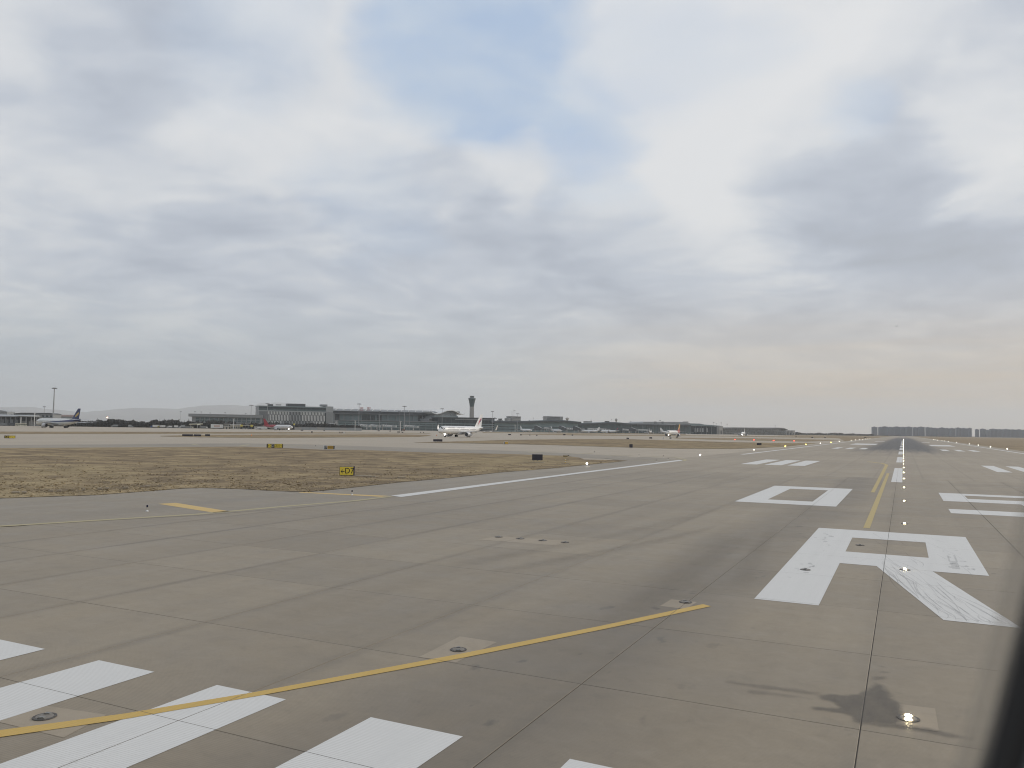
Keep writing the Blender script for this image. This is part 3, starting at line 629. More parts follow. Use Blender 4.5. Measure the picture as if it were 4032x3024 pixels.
for ri, (za, zb, off) in enumerate(rows):
    for k in range(n):
        x = x1+1.2+(x2-x1-1.8)*(k+0.5*off)/n; mid = 0.24 < k/n < 0.82
        if ri == 2 and 0.24 < k/n < 0.74: addfin(x, 1.2, zb-4.4, zb, M_ROOF)
        else: addfin(x, 1.2, za, zb, M_ROOF if 0.36 < k/n < 0.56 else M_RIB)
for k in range(9): addfin(1.0+(x1-1.2)*k/9, 0.9, 4, zt-9.0, M_GREYW)
for k in range(10): addfin(x2+1.0+(L-x2-1.6)*k/9, 0.75, 5, zt-9.0, M_ROOF, y=-0.98, d=0.7)
MB().box(U(1092), U(1242), -3.0, .4, zt-31.5, zt-29.2).build('canopy', M_FASC, t)
MB().box(U(1095), U(1150), -1.2, .45, zt-36, zt-31.6).build('shop_front', M_GREYW, t)
MB().box(U(1151), U(1238), -1.2, .45, zt-35.6, zt-31.6).build('shop_front', M_CREAM, t)
MB().box(U(1140), U(1192), -4, -1.3, zt-36.8, zt-35.7).build('porch', M_GREYW, t)
# ---- main terminal hall with ribbed, wave-ended roof
F = Fac(1312, 1470, 1722, 1530); t = F.thing('terminal_hall', 'large airport terminal hall with ribbed pale roof and wave-shaped gable', 'building')
L = F.L; U = F.U; Z = F.Z
ze = Z(1500, 1631.5); zf = Z(1500, 1622.5); zr = Z(1500, 1612.5)
MB().box(0, L, 1.0, 90, 0, ze-.1).build('wall', M_GREYW, t)
MB().box(-2, L-2, -7, 1.0, ze, zf).build('fascia', M_FASC, t)
DR = 46
rf = MB(); prof = [(-9, zf), (-9, zf+.9), (0, zf+2.6), (12, zr-1.0), (30, zr+.5), (DR+14, zr+.2), (100, zf)]
rf.add([(-4, y, z) for y, z in prof]+[(L+2, y, z) for y, z in prof], [(i, i+1, i+8, i+7) for i in range(6)]+[(6, 0, 7, 13)]+[tuple(range(7)), tuple(range(7, 14))])
rf = rf.build('roof', M_TROOF, t)
for k in range(15):
    x0 = 2+k*(L-4)/14.2; mb = MB(); pts = []
    for i in range(8):
        s_ = i/7; y = -8.5+s_*40; z = zf+1.6+(zr-zf-.4)*sin(s_*pi/2)
        pts.append((x0+s_*11, y, z))
    mb.tube(pts, 0.45, 5); mb.build('rib', M_WHITEP, rf)
for k in range(22):
    x0 = 3+k*(L-6)/22; w = (L-6)/22-.8
    g = MB().box(x0, x0+w, .45, .95, ze-15.5, ze-1.2).build('window', M_TEAL if k % 9 else M_GLASS2, t)
    MB().box(x0, x0+w, .25, .44, ze-8.6, ze-8.2).build('transom', M_GREYW, g)
for k in range(12):
    x0 = 1+k*L/12; MB().box(x0, x0+.9, -6, -5.1, 0, ze-.05).build('column', M_GREYW, t)
MB().box(U(1423), U(1476), -1.2, .2, ze-15, ze-2.5).build('dark_glazing', M_GLASS2, t)
MB().box(U(1664), U(1692), -1.2, .2, ze-12, ze-1).build('dark_glazing', M_GLASS2, t)
# wave gable: outline taken from the picture, built as a thick curved roof edge over a pale glazed wall
GW = Fac(1690, 1500, 1822, 1560); U2, Z2 = GW.U, GW.Z
tg = GW.thing('terminal_gable', 'pale glazed gable under a double curved wave roof at the hall end', 'building')
pts = [(1640, 1612.5), (1680, 1613.5), (1690, 1620), (1700, 1626), (1712, 1628.5), (1726, 1626), (1740, 1620), (1755, 1615.5), (1770, 1614.8), (1782, 1617), (1794, 1623), (1806, 1629), (1815, 1630.5), (1822, 1629)]
wv = [(U2(x), Z2(x, y)) for x, y in pts[2:]]
def roofband(mb, w, th, y0, y1):
    n = len(w)
    for i in range(n-1):
        (a, za), (c, zc) = w[i], w[i+1]
        mb.add([(a, y0, za-th), (c, y0, zc-th), (c, y0, zc), (a, y0, za), (a, y1, za-th), (c, y1, zc-th), (c, y1, zc), (a, y1, za)],
               [(0, 1, 2, 3), (5, 4, 7, 6), (3, 2, 6, 7), (1, 0, 4, 5)]+([(4, 0, 3, 7)] if i == 0 else [])+([(1, 5, 6, 2)] if i == n-2 else []))
mb = MB(); roofband(mb, wv, 1.3, -6, 60); mb.build('roof', M_WHITEP, tg, smooth=40)
zb = Z2(1755, 1650)
MB().vprism([(U2(1700), zb)]+[(a, z-1.15) for a, z in wv[2:9]]+[(U2(1806), zb)], 1.0, 50).build('wall', M_ROOF, tg)
for cx, rr in ((1757, 24), (1757, 15)):
    mb = MB(); mb.tube([(U2(cx+rr*cos(a*pi/12)), .4, Z2(cx, 1640-rr*0.75*sin(a*pi/12)*(.95))) for a in range(13)], 0.35, 5); mb.build('arch_rib', M_RIB, tg)
MB().box(U2(1704), U2(1800), -2, .9, zb+.1, Z2(1755, 1637)).build('glass_band', M_ROOFT, tg)
MB().box(U2(1802), U2(1814), 4, 12, wv[9][1]-.5, wv[9][1]+4.5).build('roof_plant', M_FASC, tg)
MB().box(U2(1690), U2(1812), 1.2, 45, 0, zb).build('base', M_GREYW, tg)
# ---- lower concourse in front of the hall
F = Fac(1330, 1400, 1945, 1500); t = F.thing('concourse', 'long three level glass concourse in front of the terminal hall', 'building')
L = F.L; U = F.U; Z = F.Z
za = Z(1640, 1660.5); zb = Z(1840, 1646.5); xm = U(1722)
MB().box(0, xm, 0, 40, 0, za).build('wall', M_GLASS, t); MB().box(xm, L, -2, 42, 0, zb).build('wall', M_GLASS2, t)
MB().box(-1, xm, -1.5, 41, za+.02, za+.9).build('roof', M_GREYW, t); MB().box(xm-1, L+4, -4, 43, zb+.02, zb+1.3).build('roof', M_FASC, t)
for k, zz_ in enumerate((4.2, 8.4, 12.6)):
    if zz_ < za-1: MB().box(.2, xm-.1, -.55, -.05, zz_, zz_+1.0).build('floor_band', M_TEAL, t)
    MB().box(xm+.2, L-.2, -2.6, -2.05, zz_, zz_+1.5).build('floor_band', M_TEAL, t)
MB().box(U(1790), U(1945), -2.7, -2.1, zb-3.3, zb-1.6).build('floor_band', M_GREYW, t)
for k in range(24):
    x0 = k*L/24+1; MB().box(x0, x0+.5, -3.1 if x0 > xm else -1.0, -2.65 if x0 > xm else -.6, 0, 12).build('mullion', M_GREYW, t)
# roof lettering of the terminal
def roof_sign(ch, px, py, D, size, label, m_=M_REDL):
    p = W(px, py, D); base = zr if False else None
    t_ = thing('roof_character', label, 'sign', (p.x, p.y, p.z-size*.75), YAW+atan2(2016-px, FPX))
    me = text_mesh(ch, size*1.25, 0.25); me.materials.append(m_); o_ = link('character', me, t_); o_.rotation_euler = (pi/2, 0, 0); o_.location = (0, 0, size*.75)
    mb_ = MB()
    for x_ in (-size*.4, 0, size*.4): mb_.box(x_-.12, x_+.12, .35, .6, -1.6, size*1.2); mb_.tube([(x_, .6, size*.7), (x_, 3.0, -1.4)], .1, 4)
    mb_.build('frame', M_STEEL, t_)
roof_sign('\u897f', 1423.5, 1612, 1478, 6.2, 'dark red Chinese character for west on the ribbed roof')
roof_sign('\u5b89', 1452, 1611, 1482, 6.2, 'dark red Chinese character for peace on the ribbed roof')
# ---- wave roofed piers
def pier(name, label, px0, D0, px1, D1, edge, base_y, th, roofm, wallm, over=5, dep=45, fl=(4.5, 9.0)):
    F = Fac(px0, D0, px1, D1); t = F.thing(name, label, 'building'); U, Z = F.U, F.Z
    w = [(U(x), Z(x, y)) for x, y in edge]
    mb = MB(); roofband(mb, w, th, -over, dep); r_ = mb.build('roof', roofm, t, smooth=40)
    mb = MB(); roofband(mb, [(a, z-th*.25) for a, z in w], th*.85, -over-.6, -over-.05); mb.build('fascia', M_FASC, r_)
    MB().vprism([(w[0][0], 0)]+[(a, z-th-.02) for a, z in w if a < F.L*1.01]+[(min(w[-1][0], F.L), 0)], 0, dep-4).build('wall', wallm, t)
    for z_ in fl: MB().box(w[0][0]+.2, min(w[-1][0], F.L)-1, -.9, -.05, z_, z_+1.1).build('floor_band', M_FASC, t)
    nn = max(6, int(F.L/9))
    for k in range(nn):
        a = w[0][0]+(min(w[-1][0], F.L)-w[0][0])*(k+.5)/nn; MB().box(a-.2, a+.2, -.6, -.05, 0, 7.5).build('mullion', M_GREYW, t)
    return t, F
t1, F1 = pier('boarding_pier', 'boarding pier with gently humped dark roof next to the control tower', 1942, 1500, 2278, 1560, [(1930, 1656.5), (2000, 1657), (2072, 1657), (2110, 1656), (2150, 1654.2), (2190, 1653.6), (2224, 1655), (2255, 1658), (2275, 1660), (2284, 1660.5)], 1697, 3.6, M_ROOFT, M_TEAL)
t2, F2 = pier('boarding_pier', 'second humped boarding pier below the ball-shaped water tower', 2272, 1640, 2482, 1680, [(2268, 1666.5), (2310, 1665.5), (2350, 1663.8), (2385, 1662), (2410, 1661.8), (2439, 1663.5), (2462, 1666), (2484, 1668.5)], 1698, 3.2, M_ROOFT, M_GLASS)
F = Fac(2478, 1760, 2836, 1830); t = F.thing('old_terminal', 'stepped flat roofed older terminal with pale upper storeys', 'building'); U, Z = F.U, F.Z
L = F.L
MB().box(0, U(2720), 0, 70, 0, Z(2600, 1673)).build('wall', M_GLASS, t); MB().box(U(2720)+.1, L-8, 2, 60, 0, Z(2780, 1678)).build('wall', M_GLASS2, t)
MB().box(-2, U(2716), -6, 72, Z(2600, 1675.5), Z(2600, 1672)).build('fascia', M_FASC, t)
r = MB().vprism([(U(2481), Z(2481, 1671.5)), (U(2481), Z(2481, 1665)), (U(2527), Z(2527, 1663.8)), (U(2534), Z(2534, 1660.5)), (U(2701), Z(2701, 1661.5)), (U(2714), Z(2714, 1666)), (U(2714), Z(2714, 1672))], -3, 66).build('roof', M_ROOF, t)
MB().vprism([(U(2708), Z(2708, 1676.5)), (U(2714), Z(2714, 1667)), (U(2754), Z(2754, 1668)), (U(2770), Z(2770, 1671.5)), (U(2840), Z(2840, 1676.5)), (U(2800), Z(2800, 1679))], -2.5, 58).build('roof', M_ROOFT, t)
MB().box(U(2699), U(2713), 3, 12, Z(2706, 1662), Z(2706, 1660.0)).build('roof_plant', M_FASC, t)
for k in range(16):
    a = 4+k*(L-14)/16; MB().box(a, a+.6, -1.0, -.1, 0, Z(2600, 1676)).build('mullion', M_GREYW, t)
for px in (2736, 2745, 2756, 2765, 2782): MB().box(U(px), U(px+6), .9, 1.9, 5, 14).build('facade_panel', M_ROOF, t)  # plain pale panels on the lower wing
for ch, px, lb in (('\u897f', 2580.5, 'small grey Chinese character for west on the stepped older terminal'), ('\u5b89', 2609, 'small grey Chinese character for peace on the stepped older terminal')):
    roof_sign(ch, px, 1665, 1752, 5.0, lb, M_FASC)
t3, F3 = pier('boarding_pier', 'farthest low boarding pier beside the end of the runway field', 2836, 1900, 3094, 2250, [(2838, 1683.5), (2880, 1682.5), (2960, 1683.5), (3020, 1684.5), (3050, 1683.5), (3078, 1684.6), (3094, 1690)], 1705, 2.4, M_GREYW, M_GLASS2, dep=30, fl=(4.0,))
for k, (px0, px1, py) in enumerate(((2833, 2846, 1679), (3098, 3106, 1695), (3108, 3118, 1695.5), (3121, 3130, 1695.5))):
    D = 1880 if k == 0 else 2300; F = Fac(px0, D, px1, D+6); t = F.thing('utility_block', ('square concrete block beside the tip of the old terminal', 'pale utility cube next to the last pier', 'grey utility cube second from the last pier', 'small utility cube farthest from the last pier')[k], 'building')
    z = F.Z(px0, py); MB().box(0, F.L, 0, 10, 0, z).build('wall', M_CONC, t); MB().box(-.5, F.L+.5, -.5, 10.5, z+.02, z+.6).build('roof', M_GREYW, t); MB().box(F.L*.3, F.L*.7, -.1, -.02, .1, z*.5).build('door', M_FASC, t)
for px0, px1, py, D, lb in ((2151.7, 2216, 1640, 2150, 'wide grey office block rising behind the humped pier roof'), (2014, 2050, 1640, 2000, 'stepped grey block carrying radio antennas behind the pier')):
    F = Fac(px0, D, px1, D+25); t = F.thing('office_block', lb, 'building'); z = F.Z(px0, py)
    MB().box(0, F.L, 0, 18, 0, z).build('wall', M_GREYW, t)
    for k in range(5): MB().box(.4, F.L-.4, -.25, -.04, z-2.2-k*3.6, z-.6-k*3.6).build('window_band', M_FASC if k % 2 else M_GLASS2, t)
    MB().box(-.4, F.L+.4, -.5, 18.4, z+.02, z+.7).build('roof', M_FASC, t)
    if py == 1640 and px0 < 2100:
        MB().box(-9, -.1, 2, 16, 0, z-4.2).build('side_wing', M_GREYW, t)
        for k, hh in enumerate((14, 18, 15)): MB().tube([(7+k*4, 6, z), (7+k*4, 6, z+hh)], .25, 6).build('antenna', M_STEEL, t)
        MB().box(14, 20, 5.5, 6.5, z+15, z+16).build('antenna_head', M_STEEL, t)
    else:
        for k in range(4): MB().box(F.L-10, F.L+.2, -.7, -.3, z-3-k*3.4, z-2-k*3.4).build('balcony', M_RIB, t)
for px0, px1, py, lb in ((1958, 1981, 1655, 'low flat plant room beside a small dark cube on the pier'), (1966, 1976, 1648.5, 'small dark cube standing on the pier skyline'), (2300, 2331, 1659, 'flat beige rooftop block behind the second pier'), (2386, 2399, 1658.5, 'small dark rooftop unit near the ball-shaped water tower')):
    F = Fac(px0, 1720, px1, 1722); t = F.thing('roof_block', lb, 'building'); z = F.Z(px0, py); MB().box(0, F.L, 0, 8, 0, z).build('wall', M_FASC if px1-px0 < 14 else M_CONC, t); MB().box(-.3, F.L+.3, -.3, 8.3, z+.02, z+.4).build('roof', M_GREYW, t)
# ---- control tower
p = AT(1856.5, 1700); t = thing('control_tower', 'flared airport control tower with small glass cab on top', 'tower', p)
zf_ = lambda py: ZAT(1856, py, 1700); rp = 1700/FPX
prof = [(7.7*rp, 0), (7.6*rp, zf_(1640)), (7.9*rp, zf_(1612)), (8.5*rp, zf_(1601.5))]
MB().lathe(prof, 20).build('shaft', M_CONC, t, smooth=30)
MB().lathe([(8.5*rp, zf_(1601.5)+.02), (9.6*rp, zf_(1592)), (12.4*rp, zf_(1579)), (15.0*rp, zf_(1568.5))], 20).build('flared_head', M_GLASS, t, smooth=30)
MB().lathe([(15.2*rp, zf_(1568.5)+.02), (14.6*rp, zf_(1567)), (9.5*rp, zf_(1565.4))], 20).build('deck', M_ROOF, t, smooth=30)
MB().lathe([(7.4*rp, zf_(1565.4)+.02), (8.6*rp, zf_(1560.4))], 12).build('cab_glazing', M_GLASS2, t)
MB().lathe([(9.3*rp, zf_(1560.4)+.02), (9.2*rp, zf_(1559)), (3*rp, zf_(1558))], 16).build('cab_roof', M_ROOF, t)
for k in range(10):
    a = 2*pi*k/10; MB().tube([(8.0*rp*cos(a), 8.0*rp*sin(a), 0), (8.3*rp*cos(a), 8.3*rp*sin(a), zf_(1605)), (8.6*rp*cos(a), 8.6*rp*sin(a), zf_(1602))], .3, 5).build('rib', M_ROOF, t)
# ---- water towers
p = AT(2233, 1900); t = thing('water_tower', 'cone shaped water tower narrowing down behind the humped pier', 'water tower', p); zt_ = lambda py: ZAT(2233, py, 1900)
MB().lathe([(1.6, 0), (1.6, zt_(1655))], 12).build('stem', M_CONC, t); MB().lathe([(1.6, zt_(1655)+.02), (4.4, zt_(1649)), (4.5, zt_(1647.5)), (1.8, zt_(1644.2))], 16).build('tank', M_CONC, t, smooth=30)
p = AT(2426, 1900); t = thing('water_tower', 'ball shaped water tower on a thick stem', 'water tower', p); zt_ = lambda py: ZAT(2426, py, 1900)
MB().lathe([(1.7, 0), (1.7, zt_(1658))], 12).build('stem', M_CONC, t); zc = zt_(1653); MB().lathe([(1.7, zt_(1658)+.02)]+[(3.2*cos(a*pi/8), zc+3.4*sin(a*pi/8)) for a in range(-3, 5)], 16).build('tank', M_CONC, t, smooth=40)
# ---- cargo sheds on the near side apron
F = Fac(-90, 960, 77, 950); t = F.thing('cargo_shed', 'low cargo shed with pale curved roof and dark open bays', 'shed'); U, Z = F.U, F.Z; L = F.L; z1 = Z(40, 1641)
MB().box(0, L, 6, 30, 0, z1).build('wall', M_FASC, t)
MB().vprism([(-4, z1), (L+1, z1), (L+1, z1+.9), (-4, z1+1.3)], -1.5, 3).build('roof', M_ROOF, t)
r = MB(); r.add([(-4, 3, z1+1.0), (L+1, 3, z1+.9), (L+1, 30, z1+2.4), (-4, 30, z1+3.0), (-4, 3, z1), (L+1, 3, z1), (L+1, 30, z1), (-4, 30, z1)], [(0, 1, 2, 3), (4, 7, 6, 5), (0, 4, 5, 1), (2, 6, 7, 3), (1, 5, 6, 2), (3, 7, 4, 0)]); r.build('roof', M_ROOF, t)
for k in range(9): MB().box(k*L/9+.5, k*L/9+1.2, -.6, .1, 0, z1-.02).build('column', M_GREYW, t)
for k in range(8): MB().box(k*L/9+2.2, k*L/9+L/9-.8, 5.5, 5.9, 0, z1-3.2).build('bay_door', M_GREYW if k % 3 else M_STEEL, t)
F = Fac(78, 940, 166, 955); t = F.thing('cargo_shed', 'open sided shed with slanting flat roof beside the taxiing wide aeroplane', 'shed'); U, Z = F.U, F.Z; L = F.L
MB().vprism([(-1, Z(78, 1639.5)), (L, Z(164, 1642.5)), (L, Z(164, 1640.8)), (-1, Z(78, 1636.5))], -3, 26).build('roof', M_ROOF, t)
MB().box(2, L-1, 12, 24, 0, Z(164, 1643.5)).build('wall', M_FASC, t)
for k in range(5): MB().box(k*(L-2)/4+.4, k*(L-2)/4+1.3, -1.6, -.7, 0, Z(164, 1642.8)).build('column', M_WHITEP if k == 0 else M_GREYW, t)
for k in range(3): MB().box(4+k*7, 9+k*7, 11.5, 11.95, 0, 6).build('bay_door', M_GREYW, t)
F = Fac(53, 1080, 210, 1090); t = F.thing('warehouse', 'long dark roofed warehouse behind the cargo sheds', 'shed'); z = F.Z(120, 1629); L = F.L
MB().box(0, L, 0, 30, 0, z).build('wall', M_GREYW, t); MB().vprism([(-1, z+.02), (L+1, z+.02), (L*.9, z+1.5), (L*.2, z+1.2)], -1, 31).build('roof', M_FASC, t)
for k in range(9): MB().box(3+k*L/9.4, 3+k*L/9.4+3, -.25, -.03, z-4, z-2).build('window', M_GLASS2, t)
F = Fac(-80, 1050, 26, 1060); t = F.thing('warehouse', 'pale round roofed hangar at the edge of the cargo area', 'shed'); L = F.L; z = F.Z(10, 1622)
MB().box(0, L, 0, 40, 0, z).build('wall', M_ROOF, t); MB().vprism([(L*k/10, z+.02+(F.Z(10, 1613.5)-z)*sin(pi*(.08+.84*k/10))) for k in range(11)]+[(L, z), (0, z)], -1, 41).build('roof', M_ROOF, t, smooth=30)
F = Fac(222, 1350, 300, 1360); t = F.thing('warehouse', 'long shed with a faded pink roof behind the blue tail', 'shed'); z = F.Z(250, 1633); L = F.L
MB().box(0, L, 0, 20, 0, z-3).build('wall', M_GREYW, t); MB().box(-1, L+1, -1, 21, z-3+.02, z).build('roof', mat('faded_pink_roof', (.42, .33, .32), .7), t)
# ---- far apartment blocks beyond the runway end
apt = [(253, 318, 660), (333, 385, 663), (386, 449, 655), (452, 532, 659), (534, 612, 657), (614, 690, 658), (692, 770, 659), (781, 846, 661), (851, 930, 659), (946, 1000, 661), (1002, 1046, 671), (1048, 1096, 671), (1098, 1130, 681), (1131, 1190, 666), (1192, 1258, 677), (1260, 1326, 673), (1341, 1400, 671), (1402, 1490, 673), (1505, 1540, 676), (1593, 1635, 688), (1655, 1720, 686), (1722, 1779, 697), (1781, 1868, 686), (1870, 1950, 688), (1952, 2036, 690), (2038, 2120, 692), (2122, 2206, 694), (2210, 2290, 695)]
ORD = 'first second third fourth fifth sixth seventh eighth ninth tenth eleventh twelfth thirteenth fourteenth fifteenth sixteenth seventeenth eighteenth nineteenth twentieth'.split()
ORD += ['twenty-'+w for w in ORD[:9]]+['thirtieth']
def apt_label(k):
    if k == 0: return 'slim lone tower block opening the hazy row beyond the runway end'
    if k == 18: return 'narrowest lone slab between two gaps in the hazy apartment row'
    if k == 19: return 'short lone slab after the wide gap in the hazy apartment row'
    return 'hazy blue grey apartment block, %s in the row counted from its lone slim tower' % ORD[k]
for k, (a, c, ty) in enumerate(apt):
    x0, x1_, py = 3360+a*.3038, 3360+c*.3038, 1480+ty*.3038; x0 += 1.0 if k and a-apt[k-1][1] > 3 else 0; x1_ -= 1.0 if k < len(apt)-1 and apt[k+1][0]-c > 3 else 0; py += (k % 2)*1.2*(1 if 2 < k < 26 else 0); D = 4950+(k % 3)*60
    F = Fac(x0, D, x1_, D+random.uniform(-2, 2)); z = F.Z(x0, py); L = F.L
    t = F.thing('apartment_block', apt_label(k), 'building', 'apartment blocks beyond the runway end')
    MB().box(0, L, 0, 16, 0, z-2).build('wall', M_BLOCK, t); r = MB().box(-.4, L+.4, -.4, 16.4, z-1.98, z-1.0).build('roof', M_BLOCK, t)
    MB().box(L*.3, L*.62, 4, 11, z-.98, z+1.8).build('lift_house', M_BLOCK, r)
    nb_ = max(2, int(L/7))
    for i in range(nb_): MB().box(L*(i+.22)/nb_, L*(i+.78)/nb_, -.3, -.04, 4, z-4).build('window_column', M_BLOCKW, t)
# treelines that read as one mass
def treeline(name, edge, D0, D1, hm, label, seed, dens=1.0, m_=None, base=None):
    rr = random.Random(seed); mb = MB(); tot = edge[-1][0]-edge[0][0]
    n = int(tot*dens)
    for k in range(n):
        x = edge[0][0]+tot*rr.random(); D = rr.uniform(D0, D1)
        for i in range(len(edge)-1):
            if edge[i][0] <= x <= edge[i+1][0]:
                tt = (x-edge[i][0])/(edge[i+1][0]-edge[i][0]); py = edge[i][1]+(edge[i+1][1]-edge[i][1])*tt
        H_ = max(1.5, ZAT(x, py, D0))*(.86+.14*sin(x*.031+sin(x*.113+2)))*rr.uniform(.72, 1.06); p_ = AT(x, D); w = H_*rr.uniform(.22, .5)*hm
        for j in range(7):
            a = rr.uniform(0, 2*pi); zc_ = H_*rr.uniform(.05, .78); r_ = w*(1.1-.6*zc_/H_)*rr.uniform(.4, 1.0); ox, oy = cos(a)*r_*.6, sin(a)*r_*.6
            s_ = H_*rr.uniform(.14, .26); v = []
            for q_ in range(4): aa = rr.uniform(0, 2*pi); v.append((p_.x+ox+s_*cos(aa)*rr.uniform(.3, 1)*hm, p_.y+oy+s_*sin(aa)*rr.uniform(.3, 1)*hm, max(0, min(H_, zc_+s_*rr.uniform(-.9, 1.0)))))
            mb.add(v, [(0, 1, 2), (0, 2, 3), (0, 3, 1), (1, 3, 2)])
    return tag(mb.build(name, m_ or M_TREE, fix=False), label, kind='stuff')
M_TREE = mat('winter_foliage', (0.052, 0.05, 0.046), 0.9, var=0.4, scale=0.35)
M_TREE2 = mat('conifer_foliage', (0.042, 0.05, 0.04), 0.9, var=0.45, scale=0.6)
treeline('treeline', [(3300, 1708.5), (3440, 1710.5), (3700, 1715.5), (4100, 1725.5)], 3850, 4100, 1.6, 'dark far hedge line at the foot of the apartment blocks', 5, 2.4)
treeline('treeline', [(3120, 1699), (3200, 1701), (3440, 1705)], 3000, 3400, 1.6, 'low dark scrub line past the last pier', 6, 2.0)
treeline('treeline', [(150, 1645), (300, 1645), (420, 1646), (620, 1648), (760, 1648), (1000, 1658), (1300, 1662), (1420, 1664)], 1010, 1075, .9, 'dark winter woodland band along the edge of the apron', 8, 4.0)
# ================================================================ aeroplanes  (x forward, y to port, z up, wheels on z = 0)
M_TYRE = mat('aircraft_tyre', (0.02, 0.02, 0.021), 0.85)
M_FAN = mat('engine_intake', (0.03, 0.032, 0.035), 0.5)
M_GEAR = mat('gear_strut', (0.36, 0.36, 0.37), 0.4, 0.4)
M_PANE = mat('cockpit_pane', (0.012, 0.014, 0.018), 0.12)
M_WING = mat('wing_grey', (0.46, 0.47, 0.48), 0.4, var=0.05)
M_NAC = mat('nacelle_paint', (0.55, 0.55, 0.56), 0.35, var=0.05)
M_BODY = mat('aircraft_white', (0.78, 0.78, 0.765), 0.3, var=0.03, scale=0.4)
M_BELLY = mat('belly_grey', (0.50, 0.50, 0.50), 0.4, var=0.06)
M_LAMP = emit('landing_lamp', (1.0, 0.97, 0.90), 60.0)
def livery(name, cols, mode):
    m_, nb = newmat(name); s_ = nb.n('ShaderNodeSeparateXYZ', inp={0: nb.n('ShaderNodeTexCoord').outputs['Object']})
    x, y, z = s_.outputs
    n = nb.noise(nb.n('ShaderNodeTexCoord').outputs['Object'], 0.5, 4)
    c = nb.mix(nb.mr(n, .3, .7), tuple(v*.96 for v in cols[0]), cols[0])
    if mode == 'red':      # aft half red, swept up behind the wing
        f = nb.mr(nb.m('ADD', x, nb.m('MULTIPLY', nb.m('SUBTRACT', z, 3.6), -1.5)), -4.2, -5.2)
        c = nb.mix(nb.m('MULTIPLY', f, nb.mr(z, 2.7, 3.0)), c, cols[1])
    if mode == 'stripe':   # slim blue cheat line rising to a blue tail cone
        zz_ = nb.m('SUBTRACT', z, nb.m('ADD', 4.75, nb.m('MULTIPLY', nb.m('SUBTRACT', 12, x), 0.046)))
        w = nb.mr(x, 16, -24, 0.10, 0.85)
        f = nb.m('MULTIPLY', nb.m('LESS_THAN', nb.m('ABSOLUTE', zz_), w), nb.m('LESS_THAN', x, 14.0))
        c = nb.mix(f, c, cols[1])
        c = nb.mix(nb.m('LESS_THAN', x, nb.m('MULTIPLY', nb.m('SUBTRACT', 7.0, z), 2.4)) if False else 0.0, c, cols[1])
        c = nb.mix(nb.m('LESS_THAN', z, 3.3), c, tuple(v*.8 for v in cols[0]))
    if mode == 'flame':    # red and gold sweep on the aft body and fin
        g = nb.m('ADD', x, nb.m('MULTIPLY', z, -0.9))
        f = nb.mr(g, -11.0, -12.5); c = nb.mix(nb.m('MULTIPLY', f, nb.m('GREATER_THAN', z, 3.0)), c, cols[1])
        c = nb.mix(nb.mr(nb.m('ADD', z, nb.m('MULTIPLY', nb.m('SINE', nb.m('MULTIPLY', x, 1.2)), 0.6)), 6.5, 8.0), c, cols[2])
    finish(nb, c, 0.3); return m_
def airfoil(c, t, n=10):
    out_ = []
    for i in range(n):
        a = 2*pi*i/n; xx = .5+.5*cos(a); yt = t*2.6*(.2969*sqrt(max(xx, 0))-.126*xx-.3516*xx*xx+.2843*xx**3-.1015*xx**4)
        out_.append((-c*xx, yt*c if sin(a) >= 0 else -yt*c*.75))
    return out_
